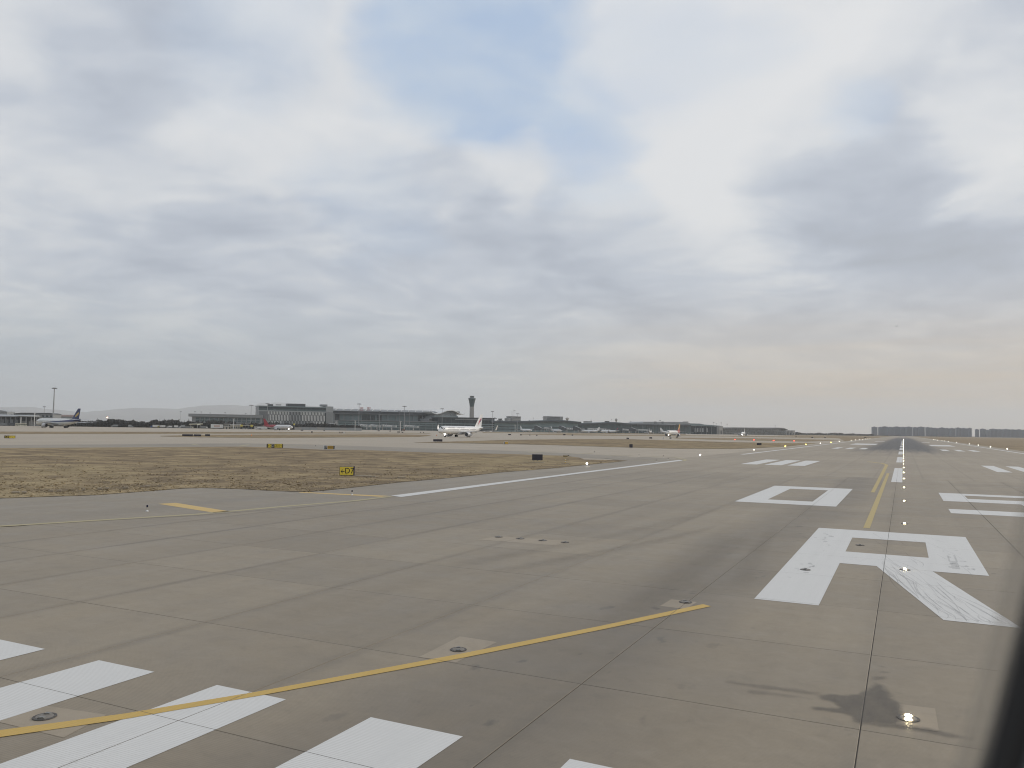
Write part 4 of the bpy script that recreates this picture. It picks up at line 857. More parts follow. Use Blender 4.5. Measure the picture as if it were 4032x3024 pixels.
def aeroplane(name, label, loc, heading, s=1.0, L=37.6, R=1.98, span=34.1, body=None, fin=None, nac=None, winglet=1.6, zc=3.65, lamps=True, gear=True, eng_r=1.12, group=None, parent_z=0, fine=True, roll=0):
    body = body or M_BODY; fin = fin or body; nac = nac or M_NAC
    t = thing(name, label, 'aeroplane', loc, heading, group); t.location.z = parent_z
    xn, xt = L*.47, -L*.53
    # fuselage
    st = [(0, .05, -.42), (.010, .34, -.32), (.025, .56, -.22), (.05, .79, -.10), (.085, .94, -.02), (.125, 1, 0), (.66, 1, 0), (.74, .93, .06), (.83, .72, .24), (.92, .42, .50), (.975, .20, .70), (1, .07, .78)]
    rings = []
    seg = 24 if fine else 12
    for f, r, dz_ in st:
        x = xn-f*L; rings.append([(x, R*r*sin(2*pi*i/seg), zc+R*dz_*.9+R*r*1.03*cos(2*pi*i/seg)) for i in range(seg)])
    fu = MB().loft(rings).build('fuselage', body, t, smooth=50)
    # cockpit panes: six-sided band wrapped on the nose
    def ringat(f):
        for k in range(len(st)-1):
            if st[k][0] <= f <= st[k+1][0]:
                u = (f-st[k][0])/(st[k+1][0]-st[k][0]); return tuple(st[k][j]+(st[k+1][j]-st[k][j])*u for j in (1, 2))
    def skin(f, ang, off=.02):
        r, dz_ = ringat(f); return (xn-f*L, (R*r+off)*sin(ang), zc+R*dz_*.9+(R*r+off)*1.03*cos(ang))
    for sg in (-1, 1):
        fb = lambda a: .029+.024*(a/1.2)**2
        ft = lambda a: .049+.026*(a/1.2)**2
        for a0, a1 in ((.03, .46), (.52, .84), (.90, 1.12)):
            nq = 3; v = []
            for q_ in range(nq+1): a = a0+(a1-a0)*q_/nq; v += [skin(fb(a), sg*(a+.26), .035), skin(ft(a), sg*(a+.02), .035)]
            MB().add(v, [(2*q_, 2*q_+2, 2*q_+3, 2*q_+1) for q_ in range(nq)]).build('cockpit_pane', M_PANE, fu, fix=False)
    if fine:
        mb = MB()
        for sg in (-1, 1):
            for k in range(int(L*.64/.53)):
                f = .135+k*.53/L
                if f < .80 and not any(abs(f-d) < .016 for d in (.37, .60)): mb.add([skin(f, sg*1.28), skin(f+.24/L, sg*1.28), skin(f+.24/L, sg*1.44), skin(f, sg*1.44)], [(0, 1, 2, 3)])
        o = mb.build('cabin_window', M_FAN, t, fix=False); o['kind'] = 'stuff'
        for sg in (-1, 1):
            for f in (.115, .37, .60, .82):
                v = [skin(f, sg*1.12, .012), skin(f+.8/L, sg*1.12, .012), skin(f+.8/L, sg*1.95, .012), skin(f, sg*1.95, .012)]
                MB().add(v, [(0, 1, 2, 3)]).build('door', M_BELLY, t, fix=False)
    # belly fairing
    MB().loft([[(x, y*1.0, z) for y, z in ((-w, zc-R*.55), (-w*1.05, zc-R*1.0), (-w*.6, zc-R*1.16), (w*.6, zc-R*1.16), (w*1.05, zc-R*1.0), (w, zc-R*.55))] for x, w in ((L*.10, R*.5), (L*.06, R*.9), (-L*.10, R*.9), (-L*.16, R*.4))]).build('belly_fairing', M_BELLY, t, smooth=30)
    # wings
    cr, ct = L*.165 if L < 50 else L*.18, L*.043
    for sg, nm in ((1, 'port'), (-1, 'starboard')):
        rings = []
        hs = span/2
        for f in (0, .34, 1):
            y = R*.6+(hs-R*.6)*f; c = cr+(cr*.60-cr)*(f/.34) if f <= .34 else cr*.60+(ct-cr*.60)*((f-.34)/.66)
            xl = L*.075-tan(radians(27))*(y-R*.6); z = zc-R*.62+(y-R*.6)*.085; th = .13-.03*f
            rings.append([(xl+a, sg*y, z+b_) for a, b_ in airfoil(c, th)])
        wg = MB().loft(rings).build('wing', M_WING, t, smooth=40)
        if winglet:
            tipx = L*.075-tan(radians(27))*(hs-R*.6); tz = zc-R*.62+(hs-R*.6)*.085
            rr = []
            for k, (dy, dz_, cc, dx) in enumerate(((0, 0, ct, 0), (.25, .35, ct*.9, -.3), (.55, winglet*.9, ct*.6, -.9), (.75, winglet*1.5, ct*.34, -1.5))):
                rr.append([(tipx+dx+a, sg*(hs+dy)+b_*.3, tz+dz_+b_*.2) for a, b_ in airfoil(cc, .09)])
            MB().loft(rr).build('winglet', body if name != 'x' else M_WING, wg, smooth=40)
        for fy in (.42, .62, .8):
            y = hs*fy; xl = L*.075-tan(radians(27))*(y-R*.6); z = zc-R*.62+(y-R*.6)*.085
            MB().lathe([(.02, -.9), (.2, 0), (.22, .9), (.03, 2.0)], 6, (xl-cr*.62, sg*y, z-.25), 'x').build('flap_fairing', M_WING, wg, smooth=40)
        # engine
        ey, ez = span*.168, zc-R*.62+span*.168*.085-eng_r*1.12-.25; ex = L*.075-tan(radians(27))*(ey-R*.6)+.6; r_ = eng_r
        en = MB().lathe([(r_*.80, 2.2), (r_*.93, 2.35), (r_*1.02, 2.1), (r_*1.10, .9), (r_*1.05, -.6), (r_*.80, -1.9), (r_*.72, -1.95)], 20, (ex, sg*ey, ez), 'x').build('engine', nac, t, smooth=50)
        MB().lathe([(r_*.80, 2.21), (r_*.78, 1.5), (.05, 1.5)], 20, (ex, sg*ey, ez), 'x').build('intake', M_FAN, en, smooth=30)
        MB().lathe([(.03, 2.0), (.22, 1.62), (.26, 1.52)], 10, (ex, sg*ey, ez), 'x').build('spinner', M_GEAR, en, smooth=40)
        MB().lathe([(r_*.70, -1.9), (r_*.52, -2.3), (r_*.40, -2.9), (.06, -3.6)], 16, (ex, sg*ey, ez), 'x').build('exhaust', M_FAN, en, smooth=40)
        MB().vprism([(ex+1.2, ez+r_*1.0), (ex-2.6, ez+r_*.75), (ex-4.2, ez+r_*1.5), (ex-.2, ez+r_*1.62)], sg*ey-.16, sg*ey+.16).build('pylon', nac, en)
        # tailplane
        rr = []
        for f in (0, 1):
            y = R*.25+span*.175*f; c = L*.105*(1-f)+L*.038*f; xl = xt+L*.135-tan(radians(31))*(y-R*.25); z = zc+R*.55+(y)*.08
            rr.append([(xl+a, sg*y, z+b_) for a, b_ in airfoil(c, .09)])
        MB().loft(rr).build('tailplane', M_WING if fin is body else body, t, smooth=40)
    # fin
    zt_ = zc+R*.85; fh = L*.155 if L > 42 else L*.168; xl = xt+L*.205; rr = []
    for f, c in ((-.06, L*.20), (.06, L*.155), (1, L*.058)):
        rr.append([(xl-fh*max(f, 0)*.86-(-.03*L if f < 0 else 0)+a, b_*1.0, zt_+fh*f) for a, b_ in airfoil(c, .085)])
    fn = MB().loft(rr).build('tail_fin', fin, t, smooth=40)
    # landing gear
    if gear:
        wr = .38*R/1.98; gx = L*.47-L*.135
        ng = MB().tube([(gx, 0, wr), (gx+.2, 0, zc-R*.9)], .11, 6).build('nose_gear', M_GEAR, t)
        for sg in (-1, 1): MB().lathe([(wr*.5, -.12), (wr*.95, -.12), (wr, 0), (wr*.95, .12), (wr*.5, .12)], 12, (gx, sg*.25, wr), 'y').build('wheel', M_TYRE, ng)
        if lamps:
            MB().lathe([(.05, -.05), (.30, 0), (.26, .08), (.05, .1)], 12, (gx+.35, 0, zc-R*1.08), 'x').build('landing_light', M_LAMP, ng)
        MB().box(gx-1.6, gx+.1, -.5, -.44, zc-R*1.35, zc-R*.95).build('gear_door', M_BELLY, ng)
        MB().box(gx-1.6, gx+.1, .44, .5, zc-R*1.35, zc-R*.95).build('gear_door', M_BELLY, ng)
        mw = .58*R/1.98; gy = span*.108; xx = -L*.045
        for sg in (-1, 1):
            mg = MB().tube([(xx, sg*gy, mw), (xx+.1, sg*gy, zc-R*.6)], .17, 6).build('main_gear', M_GEAR, t)
            for dx in ((0,) if R < 2.3 else (-.85, .85)):
                for dy in (-.46, .46): MB().lathe([(mw*.5, -.2), (mw*.93, -.2), (mw, 0), (mw*.93, .2), (mw*.5, .2)], 14, (xx+dx, sg*gy+dy*R/1.98, mw), 'y').build('wheel', M_TYRE, mg)
    if s != 1.0: t.scale = (s, s, s)
    t['fin_root'] = (xl, zt_, fh)
    del t['fin_root']
    return t, fu, fn, (xl, zt_, fh), skin
R270 = radians(270)
def dir_to(px): return YAW+pi/2+atan2(2016-px, FPX)
# white twin jet on the parallel taxiway, bird emblem on the fin
p = G(1813, 1721)
t, fu, fn, (fx, fz, fh), skin = aeroplane('airliner', 'white long twin jet with red and blue bird on its fin taxiing', p, radians(268.5), L=44.5, R=2.0, span=35.0, winglet=1.7)
def emblem(fn, m_, pts, fx, fz, fh, sides=(-1, 1), th=.42, name='emblem'):
    for sg in sides:
        mb = MB(); v = [(fx-fh*.86*b_-a*fh, sg*(th*(1-.55*b_)), fz+fh*b_) for a, b_ in pts]; mb.add(v, [tuple(range(len(v)))]); mb.build(name, m_, fn, fix=False)
M_RED = mat('emblem_red', (0.50, 0.045, 0.09), 0.4); M_BLU = mat('emblem_navy', (0.03, 0.05, 0.14), 0.4)
def arc(cx, cy_, r0, r1, a0, a1, n=10, taper=1):
    o_ = [(cx+r0*cos(a0+(a1-a0)*i/n), cy_+r0*sin(a0+(a1-a0)*i/n)) for i in range(n+1)]
    i_ = []
    for i in range(n+1):
        tt = i/n; w = sin(pi*tt)**.6 if taper else 1; rr = r0+(r1-r0)*w; a = a0+(a1-a0)*tt; i_.append((cx+rr*cos(a), cy_+rr*sin(a)))
    return o_+i_[::-1]
emblem(fn, M_RED, arc(.58, .47, .33, .17, radians(118), radians(242)), fx, fz, fh, th=.19)
emblem(fn, M_BLU, [(.40, .49), (.46, .60), (.60, .68), (.52, .58), (.56, .56), (.50, .50), (.54, .38), (.46, .42)], fx, fz, fh, th=.20)
M_GREYT = mat('grey_titles', (0.33, 0.33, 0.35), 0.5)
for sg in (-1, 1):
    for body_, f, sz in (('\u4e2d\u56fd\u4e1c\u65b9\u822a\u7a7a', .21, 1.1), ('CHINA EASTERN', .42, .95)):
        me = text_mesh(body_, sz, 0.0); me.materials.append(M_GREYT); o = link('title', me, fu)
        x_, y_, z_ = skin(f, .95*sg, .03)
        up = Vector((0, -sg*sin(.62), cos(.62))); fw = Vector((-sg, 0, 0)) if sg > 0 else Vector((1, 0, 0)); nn = fw.cross(up)
        o.matrix_local = Matrix(((fw.x, up.x, nn.x, x_), (fw.y, up.y, nn.y, y_), (fw.z, up.z, nn.z, z_), (0, 0, 0, 1)))
# wide-body with blue fin and gold emblem, seen from behind its shoulder
M_L1 = livery('blue_line_livery', ((0.72, 0.73, 0.70), (0.028, 0.042, 0.15)), 'stripe'); M_NAVY = mat('navy_fin', (0.022, 0.036, 0.12), 0.4, var=0.05); M_GOLD = mat('gold_emblem', (0.50, 0.36, 0.13), 0.45)
p = AT(224, 690); t, fu, fn, (fx, fz, fh), _ = aeroplane('airliner', 'white wide-body jet with blue cheat line, navy fin and gold emblem', p, radians(180), L=58.8, R=2.85, span=60.0, body=M_L1, fin=M_NAVY, winglet=0, zc=5.2, eng_r=1.75, lamps=False)
emblem(fn, M_GOLD, [(.34, .18), (.26, .36), (.28, .52), (.40, .66), (.55, .60), (.60, .42), (.52, .28)], fx, fz, fh, th=.25)
# red tailed jet
M_L2 = livery('red_tail_livery', ((0.76, 0.75, 0.74), (0.36, 0.045, 0.06)), 'red'); M_REDF = mat('red_fin', (0.36, 0.045, 0.06), 0.4, var=0.06)
p = AT(1097, 830); aeroplane('airliner', 'white twin jet with red tail half taxiing past the hotel block', p, radians(2), L=39.0, R=2.0, span=34, body=M_L2, fin=M_REDF, winglet=0)
# red and gold tailed jet coming head on
M_L3 = livery('flame_livery', ((0.76, 0.74, 0.70), (0.42, 0.075, 0.05), (0.62, 0.36, 0.08)), 'flame')
p = AT(2651, 735); aeroplane('airliner', 'white jet with red and gold tail rolling nose first along the taxiway', p, radians(266), body=M_L3, fin=M_L3, winglet=0)
p = AT(2926, 1235); aeroplane('airliner', 'small all white jet rolling nose first past the old terminal', p, radians(272), winglet=0)
# parked at the piers
M_L4 = mat('rose_fin', (0.40, 0.10, 0.15), 0.4)
for px, D, hd, lb, kw in ((2072, 1455, radians(330), 'white jet parked nose out under the first pier', {}), (2190, 1480, radians(325), 'white jet with tall white fin parked by the humped pier', {}), (2322, 1560, radians(200), 'pale jet parked half hidden behind boarding bridges', {}),
                          (2398, 1520, radians(175), 'white jet with rose emblem on dark fin parked at the second pier', dict(fin=M_FASC)), (2640, 1500, radians(20), 'white jet parked behind the red and gold tailed jet', {}), (2560, 1660, radians(100), 'white jet parked tail out at the old terminal', {})):
    t, fu, fn, (fx, fz, fh), _ = aeroplane('parked_airliner', lb, AT(px, D), hd, lamps=False, fine=False, winglet=1.6, group='jets parked at the piers', **kw)
    if kw: emblem(fn, M_L4, [(.36+.2*cos(a*pi/5), .5+.2*sin(a*pi/5)) for a in range(10)], fx, fz, fh, th=.17)
p = W(3529, 1286, 5600); t, *_ = aeroplane('climbing_airliner', 'tiny airliner climbing away in the grey sky', (p.x, p.y, 0), dir_to(3529)+radians(20), lamps=False, gear=False, fine=False, winglet=0, parent_z=p.z, body=M_NAC)
t.rotation_euler = (radians(12), radians(-8), t.rotation_euler.z)
# ================================================================ signs
M_SIGNY = mat('sign_yellow', (0.80, 0.62, 0.07), 0.4, var=0.06); M_SIGNK = mat('sign_black', (0.018, 0.018, 0.02), 0.5); M_SIGNB = mat('sign_case', (0.035, 0.033, 0.045), 0.5); M_SIGNW = mat('sign_white', (0.70, 0.70, 0.68), 0.5)
M_AMB = mat('sign_amber', (0.58, 0.36, 0.06), 0.4)
def board(name, label, cat, px0, px1, pt, pb, panels=None, case=M_SIGNB, legs=3, depth=.28, group=None, D=None, gap=.12, yawoff=0.0):
    """a sign board whose picture box is px0..px1, pt..pb; its legs stand on the ground"""
    pxm = (px0+px1)/2
    foot = G(pxm, pb+0.2) if D is None else AT(pxm, D)
    Dp = (foot-CP).dot(CW); k = Dp/FPX
    w, h = (px1-px0)*k/ max(.3, cos(yawoff)), (pb-pt)*k
    z0 = gap*min(1, h); t = thing(name, label, cat, (foot.x, foot.y, 0), YAW+atan2(2016-pxm, FPX)*.9+yawoff, group)
    MB().box(-w/2, w/2, 0, depth, z0, z0+h).build('case', case, t)
    for i in range(legs):
        x = -w/2+w*(i+.5)/legs; MB().box(x-.04, x+.04, depth*.3, depth*.6, 0, z0+.01).build('leg', M_STEEL, t)
    for pn in panels or []:
        a, c, m_, txt, tm = pn
        f = MB().box(-w/2+w*a, -w/2+w*c, -.025, -.002, z0+h*.05, z0+h*.95).build('face', m_, t)
        if txt:
            if isinstance(txt, str):
                me = text_mesh(txt, h*.95, 0.004); me.materials.append(tm); o = link('lettering', me, f); o.rotation_euler = (pi/2, 0, 0); o.location = (-w/2+w*(a+c)/2, -.031, z0+h*.5)
                ww = max(v.co.x for v in me.vertices)-min(v.co.x for v in me.vertices); sc_ = min(1.0, w*(c-a)*.86/ww); o.scale = (sc_, 1, 1)
            else: txt(f, -w/2+w*a, -w/2+w*c, z0, h)
    return t, w, h, z0
def arrow(f, x0, x1, z0, h, left=True, m_=M_SIGNK):
    zc_ = z0+h*.5; s_ = 1 if left else -1; xa = x0 if left else x1; Lw = x1-x0
    MB().box(min(xa+s_*.08*Lw, xa+s_*.95*Lw), max(xa+s_*.08*Lw, xa+s_*.95*Lw), -.036, -.028, zc_-h*.05, zc_+h*.05).build('arrow', m_, f)
    for sg in (-1, 1): MB().vprism([(xa+s_*.0*Lw, zc_), (xa+s_*.12*Lw, zc_+sg*.0), (xa+s_*.55*Lw, zc_+sg*h*.22), (xa+s_*.40*Lw, zc_+sg*h*.24)], -.039, -.0365).build('arrow', m_, f)
t, w, h, z0 = board('taxiway_sign', 'yellow taxiway sign reading arrow D7 standing in the grass island', 'sign', 1336.6, 1391, 1840.5, 1875, None, depth=.32, gap=.10)
f = MB().box(-w/2+.03, w/2-.02, -.025, -.002, z0+h*.03, z0+h*.97).build('face', M_SIGNY, t)
me = text_mesh('D7', h*.92, .004); me.materials.append(M_SIGNK); o = link('lettering', me, f); o.rotation_euler = (pi/2, 0, 0); o.location = (w*.20, -.031, z0+h*.5); o.scale = (.92, 1, 1)
arrow(f, -w*.40, -w*.13, z0, h*.9)
MB().box(w/2+.0, w/2+.10, -.02, .34, z0-.03, z0+h+.03).build('end_cap', mat('sign_end_purple', (.07, .055, .085), .5), t)
strip_ = strip_px([(1395, 1875), (1440, 1876.5), (1484, 1879)], .5, .035)
for nm_, st_, lb in (('concrete_footing', [(1395, 1875), (1440, 1876.8), (1484, 1879)], 'pale concrete strip running from the D7 sign'), ('concrete_footing', [(1568, 1882), (1594, 1881.5)], 'short pale concrete edge in the grass by the shoulder'), ('concrete_footing', [(2063, 1821.5), (2100, 1822.5), (2144, 1824)], 'pale concrete base under the large dark board')):
    mb = MB()
    for pl in strip_px(st_, .45, 0): mb.prism(pl, -.02, .09)
    tag(mb.build(nm_, M_PATCH), lb, 'footing')
board('taxiway_sign', 'long yellow and black taxiway sign reading D, D7, C8 and D10', 'sign', 1051, 1113, 1749.5, 1764.5, [(.075, .29, M_SIGNY, '\u2190D', M_SIGNK), (.29, .48, M_SIGNK, 'D7', M_SIGNW), (.48, .95, M_SIGNY, 'C8 D10\u2192', M_SIGNK)])
def bars(f, x0, x1, z0, h):
    Lw = x1-x0; MB().box(x0+.05*Lw, x1-.05*Lw, -.036, -.028, z0+h*.62, z0+h*.72).build('stripe', M_SIGNK, f)
    for k in range(6): MB().box(x0+Lw*(.08+.15*k), x0+Lw*(.12+.15*k), -.036, -.028, z0+h*.2, z0+h*.58).build('stripe', M_SIGNK, f)
board('taxiway_sign', 'white framed sign with black D7 panel and amber barred panel', 'sign', 1273, 1318, 1756, 1770.5, [(.09, .33, M_SIGNK, 'D7', M_SIGNW), (.36, .86, M_AMB, bars, None), (.87, .97, M_SIGNK, None, None)], case=M_SIGNW, depth=.4)
board('taxiway_sign', 'black and yellow taxiway sign beside the far taxiway edge', 'sign', 20, 57, 1716, 1726.5, [(.02, .43, M_SIGNK, 'C8', M_SIGNY), (.45, .98, M_SIGNY, '\u2190C\u2192', M_SIGNK)])
board('taxiway_sign', 'small amber faced sign with a white side standing in olive grass', 'sign', 1983, 2001, 1740, 1749.5, [(.16, .3, M_SIGNK, None, None), (.3, .98, M_AMB, None, None)], case=M_SIGNW, depth=.9)
board('sign_back', 'large dark board on three legs at the tip of the grass island', 'sign', 2095, 2136.5, 1792.5, 1815, None, legs=3, gap=.16)
dark = [(719, 758, 1710.5, 1718, 'longest of three dark sign backs in a row on the taxiway'), (763.5, 791, 1711, 1718.4, 'middle one of three dark sign backs in a row'), (808, 826, 1710.5, 1718, 'shortest of three dark sign backs in a row'),
        (1706, 1742, 1730.3, 1739.3, 'wide dark sign back in front of the bird-tailed jet nose'), (2478, 2491, 1750.5, 1763.5, 'tall dark grey sign box on the olive grass strip'), (2980.5, 2998, 1745.2, 1753.3, 'dark sign back on the olive grass below the red lights'),
        (2466.8, 2476.6, 1724, 1728.8, 'black sign back on the taxiway edge near the red and gold jet'), (2557, 2568, 1722, 1727.3, 'black sign back nearer the red and gold jet'), (2661, 2670, 1719.3, 1723, 'black sign back just under the red and gold jet')]
for a, c, t0, b0, lb in dark: board('sign_back', lb, 'sign', a, c, t0, b0, None, legs=2)
small = [(2001, 2012, 1709.2, 1713.4), (2048, 2054, 1710.5, 1714.7), (2085, 2088, 1711, 1716), (2112, 2116, 1711.8, 1716.8), (2217.5, 2227, 1710, 1714.2), (2251, 2257, 1711.3, 1715.5), (1564, 1575, 1699.4, 1703.2), (1581, 1588, 1700.4, 1703.8), (1487, 1495, 1694.8, 1698.2), (1533, 1539, 1695.8, 1698.8),
         (1655, 1658, 1701, 1705), (1666, 1669, 1701.6, 1705), (1018, 1028, 1687.2, 1691.2), (1184, 1194, 1692.3, 1695.8), (1274, 1278.5, 1694, 1697.2), (1225, 1231, 1699, 1703.8), (1336.5, 1340, 1700.5, 1706), (1345, 1348.5, 1701, 1706), (1296, 1300, 1685.6, 1689), (1337, 1341, 1684.6, 1688.8), (686, 696, 1680.2, 1684), (778, 787, 1683.2, 1686), (2636, 2644, 1722.8, 1727.4), (3132, 3138, 1719, 1721.3), (3195, 3202, 1720.6, 1724), (3246, 3251, 1721, 1724), (3403, 3411, 1722.5, 1725.5)]
small_lb = ['behind the port wing tip of the bird-tailed jet', 'second after the wing tip of the bird-tailed jet', 'slimmest one below the first parked white jet', 'squarish one below the first parked white jet', 'below the tall finned parked jet', 'just after the one below the tall finned parked jet', 'wider of two below the mast before the ribbed roof', 'narrower of two below the mast before the ribbed roof', 'below the second pale boarding bridge', 'below the third pale boarding bridge',
 'first of two slim ones beyond the bird-tailed jet nose', 'second of two slim ones nearer the bird-tailed jet nose', 'under the red tail', 'ahead of the red tailed jet nose', 'below the hotel stair tower', 'below the hotel centre on the far grass strip', 'first of a slim pair below the main hall start', 'second of a slim pair below the main hall start', 'beneath the goalpost gate', 'near the foot of the T-topped pole', 'below the vehicle row', 'below the trailer end of the vehicle row', 'reddish one under the red and gold jet', 'first past the last pier', 'second past the last pier', 'third past the last pier', 'last one before the runway edge lights']
for (a, c, t0, b0), lb in zip(small, small_lb): board('sign_back', 'small dark sign back, '+lb, 'sign', a, c, t0, b0, None, legs=1, group='small dark sign backs among the taxiways')
for a, c, t0, b0 in ((1009, 1024, 1682.6, 1686.8), (627, 633, 1679.2, 1682.4), (1475, 1483, 1694.4, 1697.6), (2609.5, 2614.5, 1722, 1728), (1352, 1358, 1701.5, 1706)): board('marker_board', 'small pale marker board far out among the taxiways', 'sign', a, c, t0, b0, None, case=M_SIGNW, legs=1, group='pale marker boards among the taxiways')
# instrument post with banded pole
p = G(2226, 1827); k = (p-CP).dot(CW)/FPX; t = thing('instrument_post', 'banded yellow and brown post with a box on top at the island edge', 'post', (p.x, p.y, 0), YAW)
for i in range(8): MB().lathe([(.05, i*.15*33*k/1.2), (.05, (i+1)*.15*33*k/1.2)], 8).build('band', M_AMB if i % 2 else M_SIGNW, t)
H_ = 1.2*33*k/1.2; MB().box(-.28, .28, -.15, .15, H_*.86, H_*1.02).build('box', mat('box_ochre', (.26, .19, .09), .6), t); MB().tube([(.3, 0, H_), (.5, 0, H_*1.04)], .05, 6).build('sensor', M_FASC, t)
MB().box(-.5, .5, -.3, .3, -.02, .10).build('base', M_PATCH, t)
for px, py in ((990, 1716.5), (1719, 1716)):  # added orange cones in place of the glare of taxi lights
    p = G(px, py); t = thing('glare_cone', 'small orange cone standing in for taxi light glare', 'cone', (p.x, p.y, 0), 0, 'orange cones standing in for light glare'); MB().lathe([(.32, .05), (.06, .75)], 12).build('cone', mat('glare_orange', (.62, .22, .06), .5), t); MB().box(-.4, .4, -.4, .4, 0, .05).build('base', M_FASC, t)
# ================================================================ lights
M_LIT = emit('lamp_warm_white', (1.0, 0.84, 0.50), 45.0); M_LITW = emit('lamp_white', (1.0, 0.95, 0.82), 9.0); M_LITY = emit('lamp_yellow', (1.0, 0.72, 0.12), 14.0); M_LITR = emit('lamp_red', (1.0, 0.05, 0.03), 9.0)
M_CAST = mat('fixture_steel', (0.19, 0.17, 0.145), 0.6, 0.0); M_CASTD = mat('fixture_dark', (0.075, 0.068, 0.06), 0.6, 0.0); M_LENSD = mat('lens_dark', (0.16, 0.155, 0.14), 0.3)
def ringdisc(mb, r0, r1, z0, z1, seg=24): return mb.lathe([(r1, z0), (r1*.98, z1), (r0, z1+.001), (r0*.97, z0)], seg, cap=False)
def inset_light(lit, label, group):
    t = thing('inset_light', label, 'runway light', (0, 0, 0), 0, group)
    ringdisc(MB(), .125, .165, -.004, .012).build('ring', M_CASTD, t, smooth=30)
    MB().lathe([(.128, .004), (.12, .016), (.06, .022), (.005, .024)], 24).build('cover', M_CAST, t, smooth=30)
    MB().vprism([(-.05, .018), (.05, .018), (.035, .036), (-.035, .036)], -.115, -.055).build('lens', M_LIT if lit else M_LENSD, t)
    MB().vprism([(-.05, .018), (.05, .018), (.035, .036), (-.035, .036)], .055, .115).build('lens', M_LIT if lit else M_LENSD, t)
    for k in range(6): a = k*pi/3; MB().lathe([(.012, .012), (.012, .017)], 6, (.147*cos(a), .147*sin(a), 0)).build('bolt', M_CAST, t)
    return t
near = inset_light(True, 'lit inset centreline light in a pale patch beside the damp stain', None); near.location = (.02, 13.9, 0)
o = inset_light(True, 'lit inset centreline light set into the white letter R', None); o.location = (0, 28.93, .004)
far = inset_light(True, 'lit inset centreline light in the long row ahead of the letter R', 'lit centreline lights ahead of the R'); far.location = (.01, 43.88, 0)
kids = [x for x in COL.objects if x.parent == far]
far['label'] = 'lit inset centreline light, first in the row beyond the letter R'
for k in range(1, 58):
    c = far.copy(); COL.objects.link(c); c.location = (.01, 43.88+15*k, 0)
    c['label'] = 'lit inset centreline light, %s in the row beyond the letter R' % ORD[k] if k < 20 else 'distant lit centreline light merging into the glowing line at the runway end'
    if k >= 12: c.scale = (1, 1, 1+.05*(k-12))
    for ch in kids:
        if k > 8 and ch.name.startswith('bolt'): continue
        d = ch.copy(); COL.objects.link(d); d.parent = c
for pos, rz_, lb in (((-11.4, 7.78), .5, 'unlit dark inset light in a pale patch between two threshold stripes'), ((-7.88, 13.85), .5, 'unlit inset light in the pale patch above the yellow line'), ((-5.03, 20.47), .5, 'unlit inset light just above the end of the yellow line'), ((-1.57, 34.37), 0, 'dark inset light inside the counter of the letter R'), ((-2.85, 27.23), 0, 'dark inset light set into the stem of the letter R')):
    o = inset_light(False, lb, None); o.location = (*pos, .003); o.rotation_euler = (0, 0, rz_)
kids = None
src = inset_light(False, 'dark inset touchdown zone light, one of four abreast', 'four dark inset lights abreast'); src.location = (-14.66, 28.87, .003)
kk = [x for x in COL.objects if x.parent == src]
for x in (-13.71, -12.74, -11.8):
    c = src.copy(); COL.objects.link(c); c.location = (x, 28.9, .003)
    for ch in kk: d = ch.copy(); COL.objects.link(d); d.parent = c
def edge_light(name, label, p, m_, h=.36, r=.10, group=None, post=M_SIGNW, cap=False):
    t = thing(name, label, 'runway light', (p.x, p.y, 0), 0, group)
    MB().lathe([(.16, 0), (.15, .04), (.04, .07)], 12).build('base', M_STEEL, t); MB().lathe([(.035, .07), (.03, h-.1)], 8).build('stem', post, t)
    MB().lathe([(r*.7, h-.1), (r, h-.06), (r*.95, h+.03), (r*.5, h+.08), (.01, h+.1)], 12).build('lamp', m_, t, smooth=40)
    return t
for px, py in ((2311, 1836.5), (2757, 1798.5), (2968.6, 1776.5)): edge_light('edge_light', 'lit white edge light on the exit side shoulder', G(px, py), M_LITW, group='white edge lights by the exit', r=.12)
for px, py in ((3092, 1761), (3173, 1753), (3272, 1744)): edge_light('edge_light', 'lit yellow edge light along the grass strip by the exit', G(px, py), M_LITY, group='yellow edge lights by the exit', r=.2)
for px, py in ((3230, 1748), (3304.6, 1740.5), (3351.7, 1735.7), (3369, 1733.6), (3384, 1732), (3397, 1731), (3407.5, 1730), (3417, 1729.4), (3425.6, 1728.8)): edge_light('edge_light', 'lit white edge light in the receding row beyond the exit', G(px, py), M_LITW, group='white edge lights beyond the exit', r=.14)
for px, py in ((3966, 1771.7), (3900, 1763), (3852, 1755.6), (3817, 1750.5), (3766.8, 1743.8), (3734, 1739.5), (3720, 1737.7), (3709, 1735.4), (3691, 1734.2), (3682, 1732.7), (3676, 1731.7)): edge_light('edge_light', 'lit white edge light in the row beside the wide grass field', G(px, py), M_LITW, group='white edge lights by the wide grass field', r=.15)
for px, py, lb in ((2893, 1735, 'first'), (2968.6, 1737.5, 'second'), (3046, 1739.3, 'third'), (3127, 1741, 'fourth')):
    o = edge_light('stop_light', 'bright red holding light, %s of four counted from the red and gold jet' % lb, G(px, py), M_LITR, h=.7, r=.34); o['category'] = 'light'
p = AT(421, 1250); t = thing('obstruction_light', 'glowing orange obstruction light on a mast above the dark trees', 'light', p); z = ZAT(421, 1646, 1250)
MB().tube([(0, 0, 0), (0, 0, z)], .25, 6).build('mast', M_STEEL, t); MB().lathe([(.3, z), (.9, z+.5), (.9, z+1.3), (.1, z+1.9)], 10).build('lamp', emit('lamp_amber', (1, .5, .3), 6.0), t)
